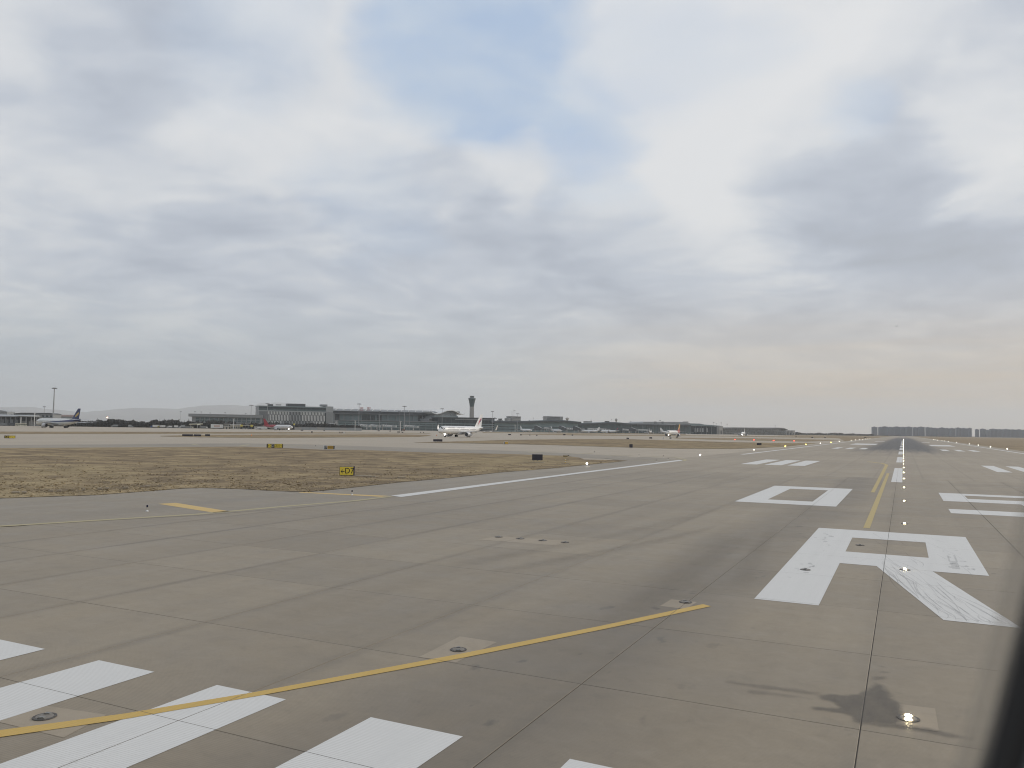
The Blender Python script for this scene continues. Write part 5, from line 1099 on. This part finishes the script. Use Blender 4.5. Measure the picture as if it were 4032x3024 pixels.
# unlit marker posts on the shoulder and by the exit
def post(px, py, h_px, lb, grp=None):
    p = G(px, py); k = (p-CP).dot(CW)/FPX; h = h_px*k; t = thing('marker_post', lb, 'post', (p.x, p.y, .006), 0, grp)
    MB().lathe([(.08, 0), (.07, .03), (.03, .06)], 10).build('base', M_SIGNW, t); MB().lathe([(.022, .06), (.02, h*.62)], 8).build('stem', M_CREAM, t)
    MB().lathe([(.035, h*.62), (.045, h*.75), (.04, h*.96), (.02, h)], 10).build('lamp', mat('blue_glass', (.02, .022, .05), .2), t, smooth=30)
post(579, 2014, 26, 'unlit blue marker light on a white stem beside the fat yellow bar'); post(1386, 1949, 19, 'unlit blue marker light on a white stem on the slim yellow bar'); post(1243, 1764, 11, 'unlit marker light on the taxiway between the two yellow signs')
for px, py in ((2586, 1818), (2612, 1801), (2631, 1811), (2516, 1797), (2341, 1785), (2733, 1767), (1866, 1746)): post(px, py, 8, 'thin unlit marker light near the nose of the exit taxiway', 'unlit marker lights by the exit')
mb_ = None
for px, py, wpx in ((62, 1944.5, 26), (96, 1944.6, 17), (200, 1939, 16), (233, 1938.5, 18), (330, 1934, 10), (393, 1930.5, 16), (422, 1929, 14), (495, 1926, 18), (560, 1922, 18), (581, 1920.5, 18), (628, 1918, 14)):
    p = G(px, py); k = (p-CP).dot(CW)/FPX; t = MB().cbox((0, 0, .07), (wpx*k, .25, .10)).build('cable_cover', M_PATCH, None, loc=(p.x, p.y, .03), rz=YAW+.4); tag(t, 'flat pale concrete cable cover lying in the grass edge', 'cover', 'cable covers in the grass edge')
# ================================================================ masts
def mast(px, top, base, D, label, r=.35, head=2.6, group='tall apron floodlight masts', white=False):
    p = AT(px, D); z = ZAT(px, top, D); t = thing('light_mast', label, 'light mast', p, 0, group); m_ = M_RIB if white else M_STEEL
    MB().tube([(0, 0, 0), (0, 0, z)], [r, r*.55], 8).build('pole', m_, t)
    MB().lathe([(head*.25, z-.9), (head, z-.5), (head, z-.25), (head*.4, z+.15)], 12).build('head', M_STEEL, t)
    for i in range(6): a = i*pi/3; MB().cbox((head*.85*cos(a), head*.85*sin(a), z-.8), (.7, .7, .5)).build('lamp', M_FASC, t)
G_ = 'tall apron floodlight masts'
mast(208, 1526, 1684, 800, 'tallest grey floodlight mast rising behind the blue finned jet', .75, 2.3, None)
mast(172, 1600, 1640, 1200, 'short floodlight mast behind the warehouse roof', .4, 2.0, None)
mast(987, 1594, 1668, 1150, 'floodlight mast beside the end wall of the hotel', .4, 2.9, None); mast(1051, 1587.5, 1668, 1180, 'floodlight mast rising in front of the hotel roof', .4, 3.0, None)
mast(1412, 1589, 1684, 1040, 'floodlight mast just beside the roof characters', .45, 2.8, None); mast(1591, 1598.5, 1688, 1090, 'floodlight mast before the middle of the ribbed roof', .45, 2.9, None)
mast(1740, 1608, 1690, 1180, 'floodlight mast before the wave gable', .42, 2.9, None); mast(1938, 1619, 1692, 1230, 'floodlight mast behind the fin of the bird-tailed jet', .42, 2.6, None); mast(2038, 1628, 1692, 1300, 'floodlight mast before the antenna block', .4, 2.6, None)
far_m = [(710, 1620, 1500, 'standing clear of the glazed hall end'), (766, 1620, 1700, 'first behind the glazed hall roof'), (791, 1621, 1700, 'second behind the glazed hall roof'), (826, 1625, 1700, 'third behind the glazed hall roof'), (885, 1624, 1700, 'fourth behind the glazed hall roof'), (966, 1626, 1700, 'fifth behind the glazed hall roof'), (1494, 1617, 1200, 'first of three thin ones before the ribbed hall'), (1571, 1619, 1250, 'second of three thin ones before the ribbed hall'), (1611, 1620, 1300, 'third of three thin ones before the ribbed hall'),
 (2599, 1655, 1600, 'before the stepped old terminal'), (2810, 1663, 1900, 'first by the tip of the old terminal'), (2840, 1664, 1900, 'second by the tip of the old terminal'), (2863, 1669, 2000, 'third past the tip of the old terminal'), (2408, 1652, 2300, 'beside the ball-shaped water tower'), (2327, 1653.5, 2300, 'over the beige rooftop block'), (2483, 1658, 2200, 'where the second pier meets the old terminal'), (2525, 1660, 2200, 'over the low end of the old terminal'), (2100, 1645, 2400, 'first between the antenna block and office block'), (2137, 1644, 2400, 'second between the antenna block and office block'),
 (1997, 1642, 2400, 'just before the antenna block'), (2084, 1654, 1900, 'shortest one after the antenna block'), (1948, 1643, 2400, 'beside the bird-tailed jet fin'), (3053, 1676, 2600, 'over the last pier'), (2820, 1668, 2300, 'shorter one between two by the old terminal tip')]
for px, top, D, lb in far_m:
    mast(px, top, 0, D, 'slender distant floodlight mast '+lb, .28, 1.8, 'distant floodlight masts')
for px, top, D, lb in ((135, 1628, 900, 'white slender pole beside the cargo shed'), (920, 1650, 940, 'white pole by the gate house'), (1398, 1658, 1000, 'white T-topped pole before the barrier wall'), (1577, 1661, 1040, 'white pole before the concourse'), (2028, 1674, 1200, 'white pole with a short arm by the first pier')):
    p = AT(px, D); z = ZAT(px, top, D); t = thing('white_pole', lb, 'pole', p); MB().tube([(0, 0, 0), (0, 0, z)], .34, 8).build('pole', M_WHITEP, t); MB().box(-1.3, 1.3, -.2, .2, z, z+.4).build('crossbar', M_WHITEP, t); MB().box(-.6, .6, -.6, .6, 0, .3).build('base', M_CONC, t)
# ================================================================ boarding bridges
def jetbridge(px0, px1, ptop, D, lb):
    F = Fac(px0, D, px1, D-12); L = F.L; t = F.thing('boarding_bridge', lb, 'boarding bridge', 'boarding bridges along the concourse'); h = max(3.0, F.Z((px0+px1)/2, ptop)-3.2)
    h = min(h, 6.0)
    MB().vprism([(0, h+.4), (L*.72, h-.5), (L*.72, h+2.5), (0, h+3.4)], -1.5, 1.5).build('tunnel', M_RIB, t)
    MB().lathe([(2.0, h), (2.0, h+3.8)], 12, (-1.2, 0, 0)).build('rotunda', M_ROOF, t); MB().tube([(-1.2, 0, 0), (-1.2, 0, h)], .7, 8).build('pillar', M_CONC, t)
    MB().box(L*.70, L*1.0, -1.9, 1.9, h-.9, h+2.3).build('cab', M_ROOF, t)
    w_ = MB().box(L*.62, L*.66, -1.2, 1.2, .6, h-.4).build('drive_column', M_STEEL, t)
    for sg in (-1, 1): MB().lathe([(.3, -.2), (.6, -.2), (.6, .2), (.3, .2)], 10, (L*.64, sg*1.3, .6), 'y').build('wheel', M_TYRE, w_)
    for k in range(4): MB().box(L*(.08+.15*k), L*(.16+.15*k), -1.56, -1.505, h+.9-.12*k, h+1.9-.12*k).build('window', M_GLASS2, t)
nm = ['nearest the roof characters', 'second after the roof characters', 'third after the roof characters', 'under the wave gable', 'beside the first parked white jet', 'sloping under the humped pier', 'longest under the second pier', 'by the rose finned jet', 'beside the old terminal wall', 'at the middle of the old terminal']
for k, (a, c, py, D) in enumerate(((1421, 1457, 1669, 1340), (1463, 1496, 1669, 1350), (1509, 1560, 1667, 1350), (1595, 1646, 1671, 1370), (2145, 2172, 1681, 1500), (2235, 2300, 1680, 1540), (2318, 2372, 1683, 1600), (2352, 2402, 1684, 1610), (2455, 2490, 1684, 1660), (2515, 2566, 1687, 1700))):
    jetbridge(a, c, py, D, 'pale boarding bridge '+nm[k])
# dark fold-down gangways on the piers
for px, lb in ((2105, 'first'), (2203, 'second'), (2258, 'third'), (2478, 'fourth')):
    F = Fac(px, 1490 if px < 2270 else 1610, px+28, 1478 if px < 2270 else 1600); t = F.thing('gangway', 'dark sloping covered gangway, %s along the piers' % lb, 'gangway'); MB().vprism([(0, 5), (0, 12), (F.L*.3, 12), (F.L, 8), (F.L, 5)], -1.6, 1.6).build('tunnel', M_FASC, t); MB().vprism([(0, 12.02), (F.L*.3, 12.02), (F.L, 8.02), (F.L, 8.3), (F.L*.3, 12.4), (0, 12.4)], -1.8, 1.8).build('roof', M_GREYW, t)
    for x in (.1, .9): MB().box(F.L*x-.4, F.L*x+.4, -.4, .4, 0, 5.2).build('pillar', M_CONC, t)
# ================================================================ vehicles and small apron buildings
M_VW = mat('vehicle_white', (0.68, 0.68, 0.66), 0.35, var=0.05); M_VB = mat('vehicle_blue', (0.05, 0.10, 0.30), 0.4); M_VY = mat('vehicle_yellow', (0.60, 0.50, 0.10), 0.4); M_VC = mat('vehicle_cream', (0.62, 0.60, 0.48), 0.45)
def wheels(t, xs_, w, r):
    for x in xs_:
        for sg in (-1, 1): wl = MB().lathe([(r*.5, -.14), (r, -.14), (r, .14), (r*.5, .14)], 12, (x, sg*w/2, r), 'y').build('wheel', M_TYRE, t); MB().lathe([(.02, -.16), (r*.48, -.15), (r*.48, .15), (.02, .16)], 8, (x, sg*w/2, r), 'y').build('rim', M_STEEL, wl)
def bus(px, D, lb, Lb=11.5, rz=None):
    p = AT(px, D); t = thing('apron_bus', lb, 'bus', p, rz if rz is not None else YAW+atan2(2016-px, FPX))
    MB().vprism([(-Lb/2, .45), (Lb/2-.1, .45), (Lb/2, 1.2), (Lb/2-.25, 1.55), (-Lb/2, 1.55)], -1.25, 1.25).build('body', M_VC, t); MB().box(-Lb/2+.1, Lb/2-.4, -1.2, 1.2, 1.56, 2.6).build('glazing', M_GLASS2, t)
    MB().vprism([(-Lb/2-.05, 2.61), (Lb/2-.3, 2.61), (Lb/2-.6, 3.2), (-Lb/2, 3.2)], -1.28, 1.28).build('roof', M_VC, t)
    for k in range(7): MB().box(-Lb/2+.3+k*Lb/7.4, -Lb/2+.42+k*Lb/7.4, -1.25, -1.201, 1.56, 2.6).build('pillar', M_VC, t)
    wheels(t, (-Lb*.32, Lb*.32), 2.3, .48)
def truck(px, D, lb, Lb=9, h=3.6, cargo=M_VW, cab=M_VW, flip=1):
    p = AT(px, D); t = thing('apron_truck', lb, 'truck', p, YAW+atan2(2016-px, FPX)+(0 if flip > 0 else pi))
    MB().box(-Lb/2, Lb/2, -.5, .5, .55, .95).build('chassis', M_FASC, t); MB().box(-Lb/2, Lb/2-2.3, -1.25, 1.25, .96, h).build('cargo_box', cargo, t)
    c = MB().vprism([(Lb/2-2.1, .6), (Lb/2, .6), (Lb/2, 1.6), (Lb/2-.45, 2.5), (Lb/2-2.1, 2.6)], -1.15, 1.15).build('cab', cab, t); MB().vprism([(Lb/2-1.5, 1.65), (Lb/2-.15, 1.65), (Lb/2-.55, 2.35), (Lb/2-1.5, 2.4)], -1.17, 1.17).build('window', M_GLASS2, c)
    wheels(t, (-Lb*.3, Lb*.32), 2.2, .5)
bus(84, 930, 'cream apron bus parked by the cargo shed', 12)
VEH = [(612, 'white box truck with a blue panel at the start of the vehicle row', 1000, 11, 3.6, M_VW, M_VB), (636, 'white truck with pale yellow cab in the vehicle row', 1000, 9, 3.4, M_VW, M_VY), (668, 'small white service truck in the middle of the vehicle row', 990, 6.5, 2.8, M_VW, M_VW), (690, 'squat white box truck beside small vans', 985, 7, 3.4, M_VW, M_FASC), (716, 'pale grey tall service truck', 985, 7, 4.0, M_ROOF, M_VW), (745, 'grey flat truck before long pale pipes', 985, 10, 2.2, M_ROOF, M_VC), (805, 'dark blue grey truck near the big trailer', 990, 8, 3.0, M_GREYW, M_VW), (1022, 'white luggage truck near the red tail', 930, 9, 3.2, M_VW, M_VW), (1040, 'white catering truck just behind the red tail', 935, 7.5, 3.4, M_VW, M_VW), (2545, 'grey fuel truck by the old terminal', 1480, 9, 3.2, M_ROOF, M_VW), (2430, 'dark tug truck by the rose finned jet', 1440, 8, 3.0, M_FASC, M_FASC), (40, 'dark lorry parked inside the cargo shed front', 945, 10, 3.4, M_FASC, M_GREYW), (12, 'grey lorry parked under the cargo roof', 945, 9, 3.2, M_GREYW, M_GREYW), (452, 'pale truck at the foot of the dark trees', 1000, 8, 3.2, M_GREYW, M_ROOF), (515, 'small pale truck beside the woodland edge', 1000, 6, 3.2, M_ROOF, M_ROOF), (1405, 'red apron tug truck beside the T-topped pole', 1010, 5.5, 2.2, mat('vehicle_red', (.40, .07, .05), .4), M_FASC), (1586, 'brown apron truck at a mast foot', 1070, 6, 2.6, mat('vehicle_brown', (.2, .11, .08), .5), M_FASC)]
for px, lb, D, Lb, h, c, cb in VEH: truck(px, D, lb, Lb, h, c, cb, flip=1 if int(px) % 2 else -1)
p = AT(855, 940); t = thing('box_trailer', 'big white box trailer with faded pink print beside the gate house', 'trailer', p, YAW+atan2(2016-855, FPX)); MB().vprism([(-7, 1.1), (6.8, 1.1), (6.8, 5.2), (-7, 5.6)], -1.3, 1.3).build('box', M_VW, t); MB().box(-3.5, 3.0, -1.33, -1.305, 2.2, 4.4).build('print', mat('faded_pink_print', (.55, .42, .38), .6), t); wheels(t, (-4.6, -3.4, 4.2), 2.3, .52); MB().box(-7, 6.8, -.5, .5, .75, 1.09).build('chassis', M_FASC, t)
for k, (a, c, py) in enumerate(((745, 798, 1668.5), (790, 776, 1671))):
    F = Fac(min(a, c), 975, max(a, c), 978); t = F.thing('pipe_boom', ('long pale horizontal boom resting over the trucks', 'short pale boom below the long one')[k], 'boom'); z = F.Z(a, py); MB().tube([(0, 0, z-.6), (F.L, 0, z)], .55, 8).build('boom', M_VC, t)
    for x in (.1, .8): MB().box(F.L*x, F.L*x+.5, -.3, .3, 0, z-.4).build('stand', M_STEEL, t)
F = Fac(880, 940, 905, 942); t = F.thing('gate_house', 'two tier gate house with flat overhanging roofs', 'building'); L = F.L; MB().box(.8, L-.8, 0, 5, 0, 3.0).build('wall', M_CREAM, t); MB().box(-.3, L+.3, -1, 6, 3.02, 3.5).build('canopy', M_RIB, t); MB().box(1.2, L-1.5, .5, 4.5, 3.52, 5.6).build('upper_room', M_CREAM, t); MB().box(.0, L-.3, -.6, 5.6, 5.62, 6.1).build('roof', M_RIB, t); MB().box(L*.4, L*.6, -.1, -.02, 0, 2.3).build('door', M_FASC, t); MB().box(1.6, L-1.9, .38, .48, 4.0, 5.2).build('window', M_GLASS2, t)
F = Fac(907, 945, 945, 948); t = F.thing('arched_lodge', 'cream lodge with small arched windows beside the gate house', 'building'); L = F.L; MB().box(0, L, 0, 7, 0, 5.2).build('wall', M_CREAM, t); MB().box(-.7, L+.7, -.8, 7.8, 5.22, 5.8).build('roof', M_RIB, t)
for k in range(4): x = L*(.12+.24*k); MB().vprism([(x, 1.0), (x+1.3, 1.0), (x+1.3, 2.6), (x+.65, 3.2), (x, 2.6)], -.12, -.02).build('window', M_GLASS2, t)
F = Fac(948, 945, 996, 948); t = F.thing('checkpoint_canopy', 'flat checkpoint canopy with yellow end panels over parked vans', 'canopy'); L = F.L; MB().box(0, L, -2, 6, 4.2, 4.8).build('roof', M_CREAM, t); MB().box(L*.4, L*.6, -1, 5, 4.82, 5.6).build('roof_box', M_GREYW, t)
for x in (-.3, L-2.6): MB().box(x, x+2.8, -2.3, -2.02, 3.2, 5.4).build('panel', M_VY, t)
for x in (.1, .35, .65, .9): MB().box(L*x, L*x+.5, -1, -.5, 0, 4.19).build('post', M_GREYW, t)
for x, lb, m_ in ((.28, 'white van nearest the lodge under the checkpoint canopy', M_VW), (.5, 'white van in the middle under the checkpoint canopy', M_VW), (.72, 'dark van under the checkpoint canopy', M_FASC)):
    p = F.A+F.u*(L*x)+F.n*1.4; t = thing('parked_van', lb, 'van', p, F.rz)
    MB().vprism([(-2, .3), (2, .3), (2, 1.0), (-2, 1.0)], -.9, .9).build('body', m_, t); MB().vprism([(-1.95, 1.01), (1.9, 1.01), (1.2, 1.75), (-1.8, 1.75)], -.82, .82).build('glazing', M_GLASS2, t); MB().box(-1.8, 1.2, -.84, .84, 1.76, 1.9).build('roof', m_, t); wheels(t, (-1.3, 1.3), 1.7, .32)
for px0, px1, D, lb, zt_ in ((1000, 1050, 985, 'pale low wall with dark panels behind the red tail', 3.6), (1160, 1425, 1000, 'long pale low barrier wall under the hotel', 3.4), (600, 690, 1015, 'pale low wall behind the vehicle row', 2.2)):
    F = Fac(px0, D, px1, D+8); n_ = max(3, int(F.L/9)); t = F.thing('barrier_wall', lb, 'wall')
    for k in range(n_): MB().box(F.L*k/n_+.06, F.L*(k+1)/n_-.06, 0, .5, 0, zt_*(1 if k % 4 else .96)).build('panel', M_ROOF if k % 3 else M_CONC, t)
    MB().box(0, F.L, -.1, .6, zt_+.01, zt_+.25).build('coping', M_GREYW, t)
F = Fac(1297, 1030, 1317, 1030); t = F.thing('height_gate', 'white goalpost shaped height gate on the apron road', 'gate'); z = F.Z(1300, 1666); MB().box(0, F.L, -.2, .2, z-.6, z).build('beam', M_WHITEP, t); MB().box(0, .6, -.3, .3, 0, z-.6).build('post', M_WHITEP, t); MB().box(F.L-.6, F.L, -.3, .3, 0, z-.6).build('post', M_WHITEP, t)
F = Fac(1155, 995, 1161, 995); t = F.thing('yellow_panel', 'square yellow panel standing beside the red tailed jet nose', 'sign'); z = F.Z(1157, 1667); MB().box(0, F.L, 0, .3, z-2.2, z).build('face', M_VY, t); MB().box(F.L*.4, F.L*.6, .05, .25, 0, z-2.2).build('post', M_STEEL, t)
# ================================================================ trees
def make_tree(kind, seed):
    rr = random.Random(seed); tk = MB(); cw = MB()
    if kind == 'conifer':
        H_ = 9.5; tk.tube([(0, 0, 0), (0, 0, H_*.9)], [.2, .05], 6)
        for k in range(170):
            f = rr.random()**.8; z = H_*(.08+.92*f); r_ = (1-f)*2.3+.12; a = rr.uniform(0, 2*pi); q_ = r_*rr.uniform(.35, 1); c = Vector((q_*cos(a), q_*sin(a), z-q_*.28)); s_ = rr.uniform(.25, .6)*(1.15-.6*f)
            cw.add([c+Vector((rr.uniform(-s_, s_), rr.uniform(-s_, s_), rr.uniform(-s_, s_)*.6)) for _ in range(3)], [(0, 1, 2)])
    else:
        H_ = 8.5; tk.tube([(0, 0, 0), (.1, 0, H_*.35), (.05, .1, H_*.6)], [.22, .17, .1], 6)
        for k in range(16):
            a = rr.uniform(0, 2*pi); z0_ = H_*rr.uniform(.25, .6); l = rr.uniform(1.6, 3.6); e = Vector((l*.62*cos(a), l*.62*sin(a), z0_+l*.8)); m1 = Vector((l*.3*cos(a+.3), l*.3*sin(a+.3), z0_+l*.45)); tk.tube([(.05, .05, z0_), m1, e], [.08, .05, .02], 4)
            for j in range(12):
                c = m1.lerp(e, rr.uniform(.2, 1.1)); s_ = rr.uniform(.2, .55); cw.add([c+Vector((rr.gauss(0, s_), rr.gauss(0, s_), rr.gauss(0, s_))) for _ in range(3)], [(0, 1, 2)])
    return tk, cw, H_
protos = {}
def tree(kind, var, px, D, h, lb, grp):
    lb = lb or ('dark evergreen conifer in the woodland edge by the apron' if kind == 'conifer' else 'leafless dark winter tree in the woodland edge by the apron')
    key = (kind, var)
    if key not in protos:
        tk, cw, H_ = make_tree(kind, 20+var); a = tk.mesh('trunk'); a.materials.append(mat('bark', (.06, .05, .04), .9)); c = cw.mesh('crown'); c.materials.append(M_TREE2 if kind == 'conifer' else M_TREE); protos[key] = (a, c, H_)
    a, c, H_ = protos[key]; p = AT(px, D); t = thing('conifer_tree' if kind == 'conifer' else 'bare_tree', lb, 'tree', p, random.uniform(0, 6.28), grp); s_ = h/H_; t.scale = (s_*random.uniform(.85, 1.2), s_*random.uniform(.85, 1.2), s_)
    link('trunk', a, t); link('crown', c, t)
rt = random.Random(12)
for px in [170+rt.uniform(0, 20)+k*16.5 for k in range(50)]:
    tree('conifer' if rt.random() < .6 else 'bare', rt.randrange(4), px, rt.uniform(1000, 1012), rt.uniform(6.0, 9.0), None, 'trees along the apron edge')
for px in [1005+k*12+rt.uniform(-4, 4) for k in range(36)]:
    tree('bare', rt.randrange(4), px, rt.uniform(1015, 1030), rt.uniform(4.5, 8.0), 'brown leafless tree planted in front of the hotel block', 'trees in front of the hotel')
for px, h, lb in ((743, 12.5, 'tallest pointed conifer before the glazed hall corner'), (664, 11.5, 'broad dark conifer standing above the woodland band'), (725, 10.5, 'dense dark conifer next to the tallest one'), (628, 10.5, 'rounded dark conifer by the vehicle row start'), (848, 10.5, 'dark conifer before the glazed hall windows'), (383, 11, 'dark conifer right of the blue fin'), (290, 10.5, 'dark tree just above the white wide-body jet')):
    tree('conifer', 1, px, 996, h, lb.replace(' right of', ' beyond'), None)
# ================================================================ grass blades of the near island and verge
def inside(p, poly):
    c = False; n = len(poly)
    for i in range(n):
        a, b_ = poly[i], poly[i-1]
        if (a[1] > p[1]) != (b_[1] > p[1]) and p[0] < (b_[0]-a[0])*(p[1]-a[1])/(b_[1]-a[1])+a[0]: c = not c
    return c
rg = random.Random(4); P_ = [(v.x, v.y) for v in GP(ISL)]; mb = MB(); cnt = 0
IS2 = [(x, y) for x, y in ISL]
while cnt < 3500:
    px = rg.uniform(-60, 2470); py = rg.triangular(1765, 1985, 1930)
    if not inside((px, py), IS2): continue
    p = G(px, py); cnt += 1; hh = rg.uniform(.02, .06)
    if rg.random() < .05: hh *= 1.8
    for j in range(3):
        a = rg.uniform(0, pi); w = rg.uniform(.05, .16); ox, oy = rg.gauss(0, .12), rg.gauss(0, .12); ln = rg.uniform(-.1, .1)
        mb.mat(0 if rg.random() < .15 else 2).add([(p.x+ox-w*cos(a), p.y+oy-w*sin(a), .02), (p.x+ox+w*cos(a), p.y+oy+w*sin(a), .02), (p.x+ox+ln+w*.3*cos(a), p.y+oy+ln, .02+hh)], [(0, 1, 2)])
tag(mb.build('grass', [M_GRASS, M_GRASS, mat('straw_pale', (.36, .285, .175), .9, var=.25, scale=.3)], fix=False), 'short dry straw coloured grass on the island beside the runway', kind='stuff')
# ================================================================ the cabin window surround the picture was taken through
M_SEAL = mat('rubber_seal', (0.012, 0.012, 0.014), 0.6); M_TRIM = mat('cabin_trim', (0.24, 0.25, 0.26), 0.6)
wd_ = 0.2; wc = CP+CW*wd_+CU*.02+CR*.0014
def oval(a, b_, dz_, n=72):
    o_ = []
    for i in range(n):
        th = 2*pi*i/n; ct, st_ = cos(th), sin(th); e = 2/3.6
        xx = (a if ct > 0 else a*1.18)*math.copysign(abs(ct)**e, ct); yy = b_*math.copysign(abs(st_)**e, st_); tl = radians(12.5)
        o_.append(CR*(xx*cos(tl)+yy*sin(tl))+CU*(yy*cos(tl)-xx*sin(tl))+CW*dz_)
    return o_
t = thing('cabin_window', 'dark rubber edge of the aeroplane cabin window', 'window frame', wc)
def rimring(specs, name, m_):
    mb = MB(); rings = [oval(*s_) for s_ in specs]; n = len(rings[0]); k = len(rings)
    mb.add([tuple(p) for r_ in rings for p in r_], [(j*n+i, j*n+(i+1) % n, ((j+1) % k)*n+(i+1) % n, ((j+1) % k)*n+i) for j in range(k) for i in range(n)]); return mb.build(name, m_, t, smooth=40)
rimring([(.1425, .2105, .004), (.142, .210, 0), (.143, .212, -.004), (.1475, .217, -.004), (.1475, .217, .006)], 'seal', M_SEAL)
rimring([(.148, .2175, -.002), (.1485, .218, -.006), (.17, .24, -.012), (.19, .26, -.006), (.19, .26, .006)], 'trim', M_TRIM)
m_, nb = newmat('pane_edge'); finish(nb, (0.42, 0.39, 0.34), 0.5, alpha=0.26)
rimring([(.1345, .2025, .0006), (.1345, .2025, 0), (.1424, .2104, 0), (.1424, .2104, .0006)], 'pane_edge', m_)
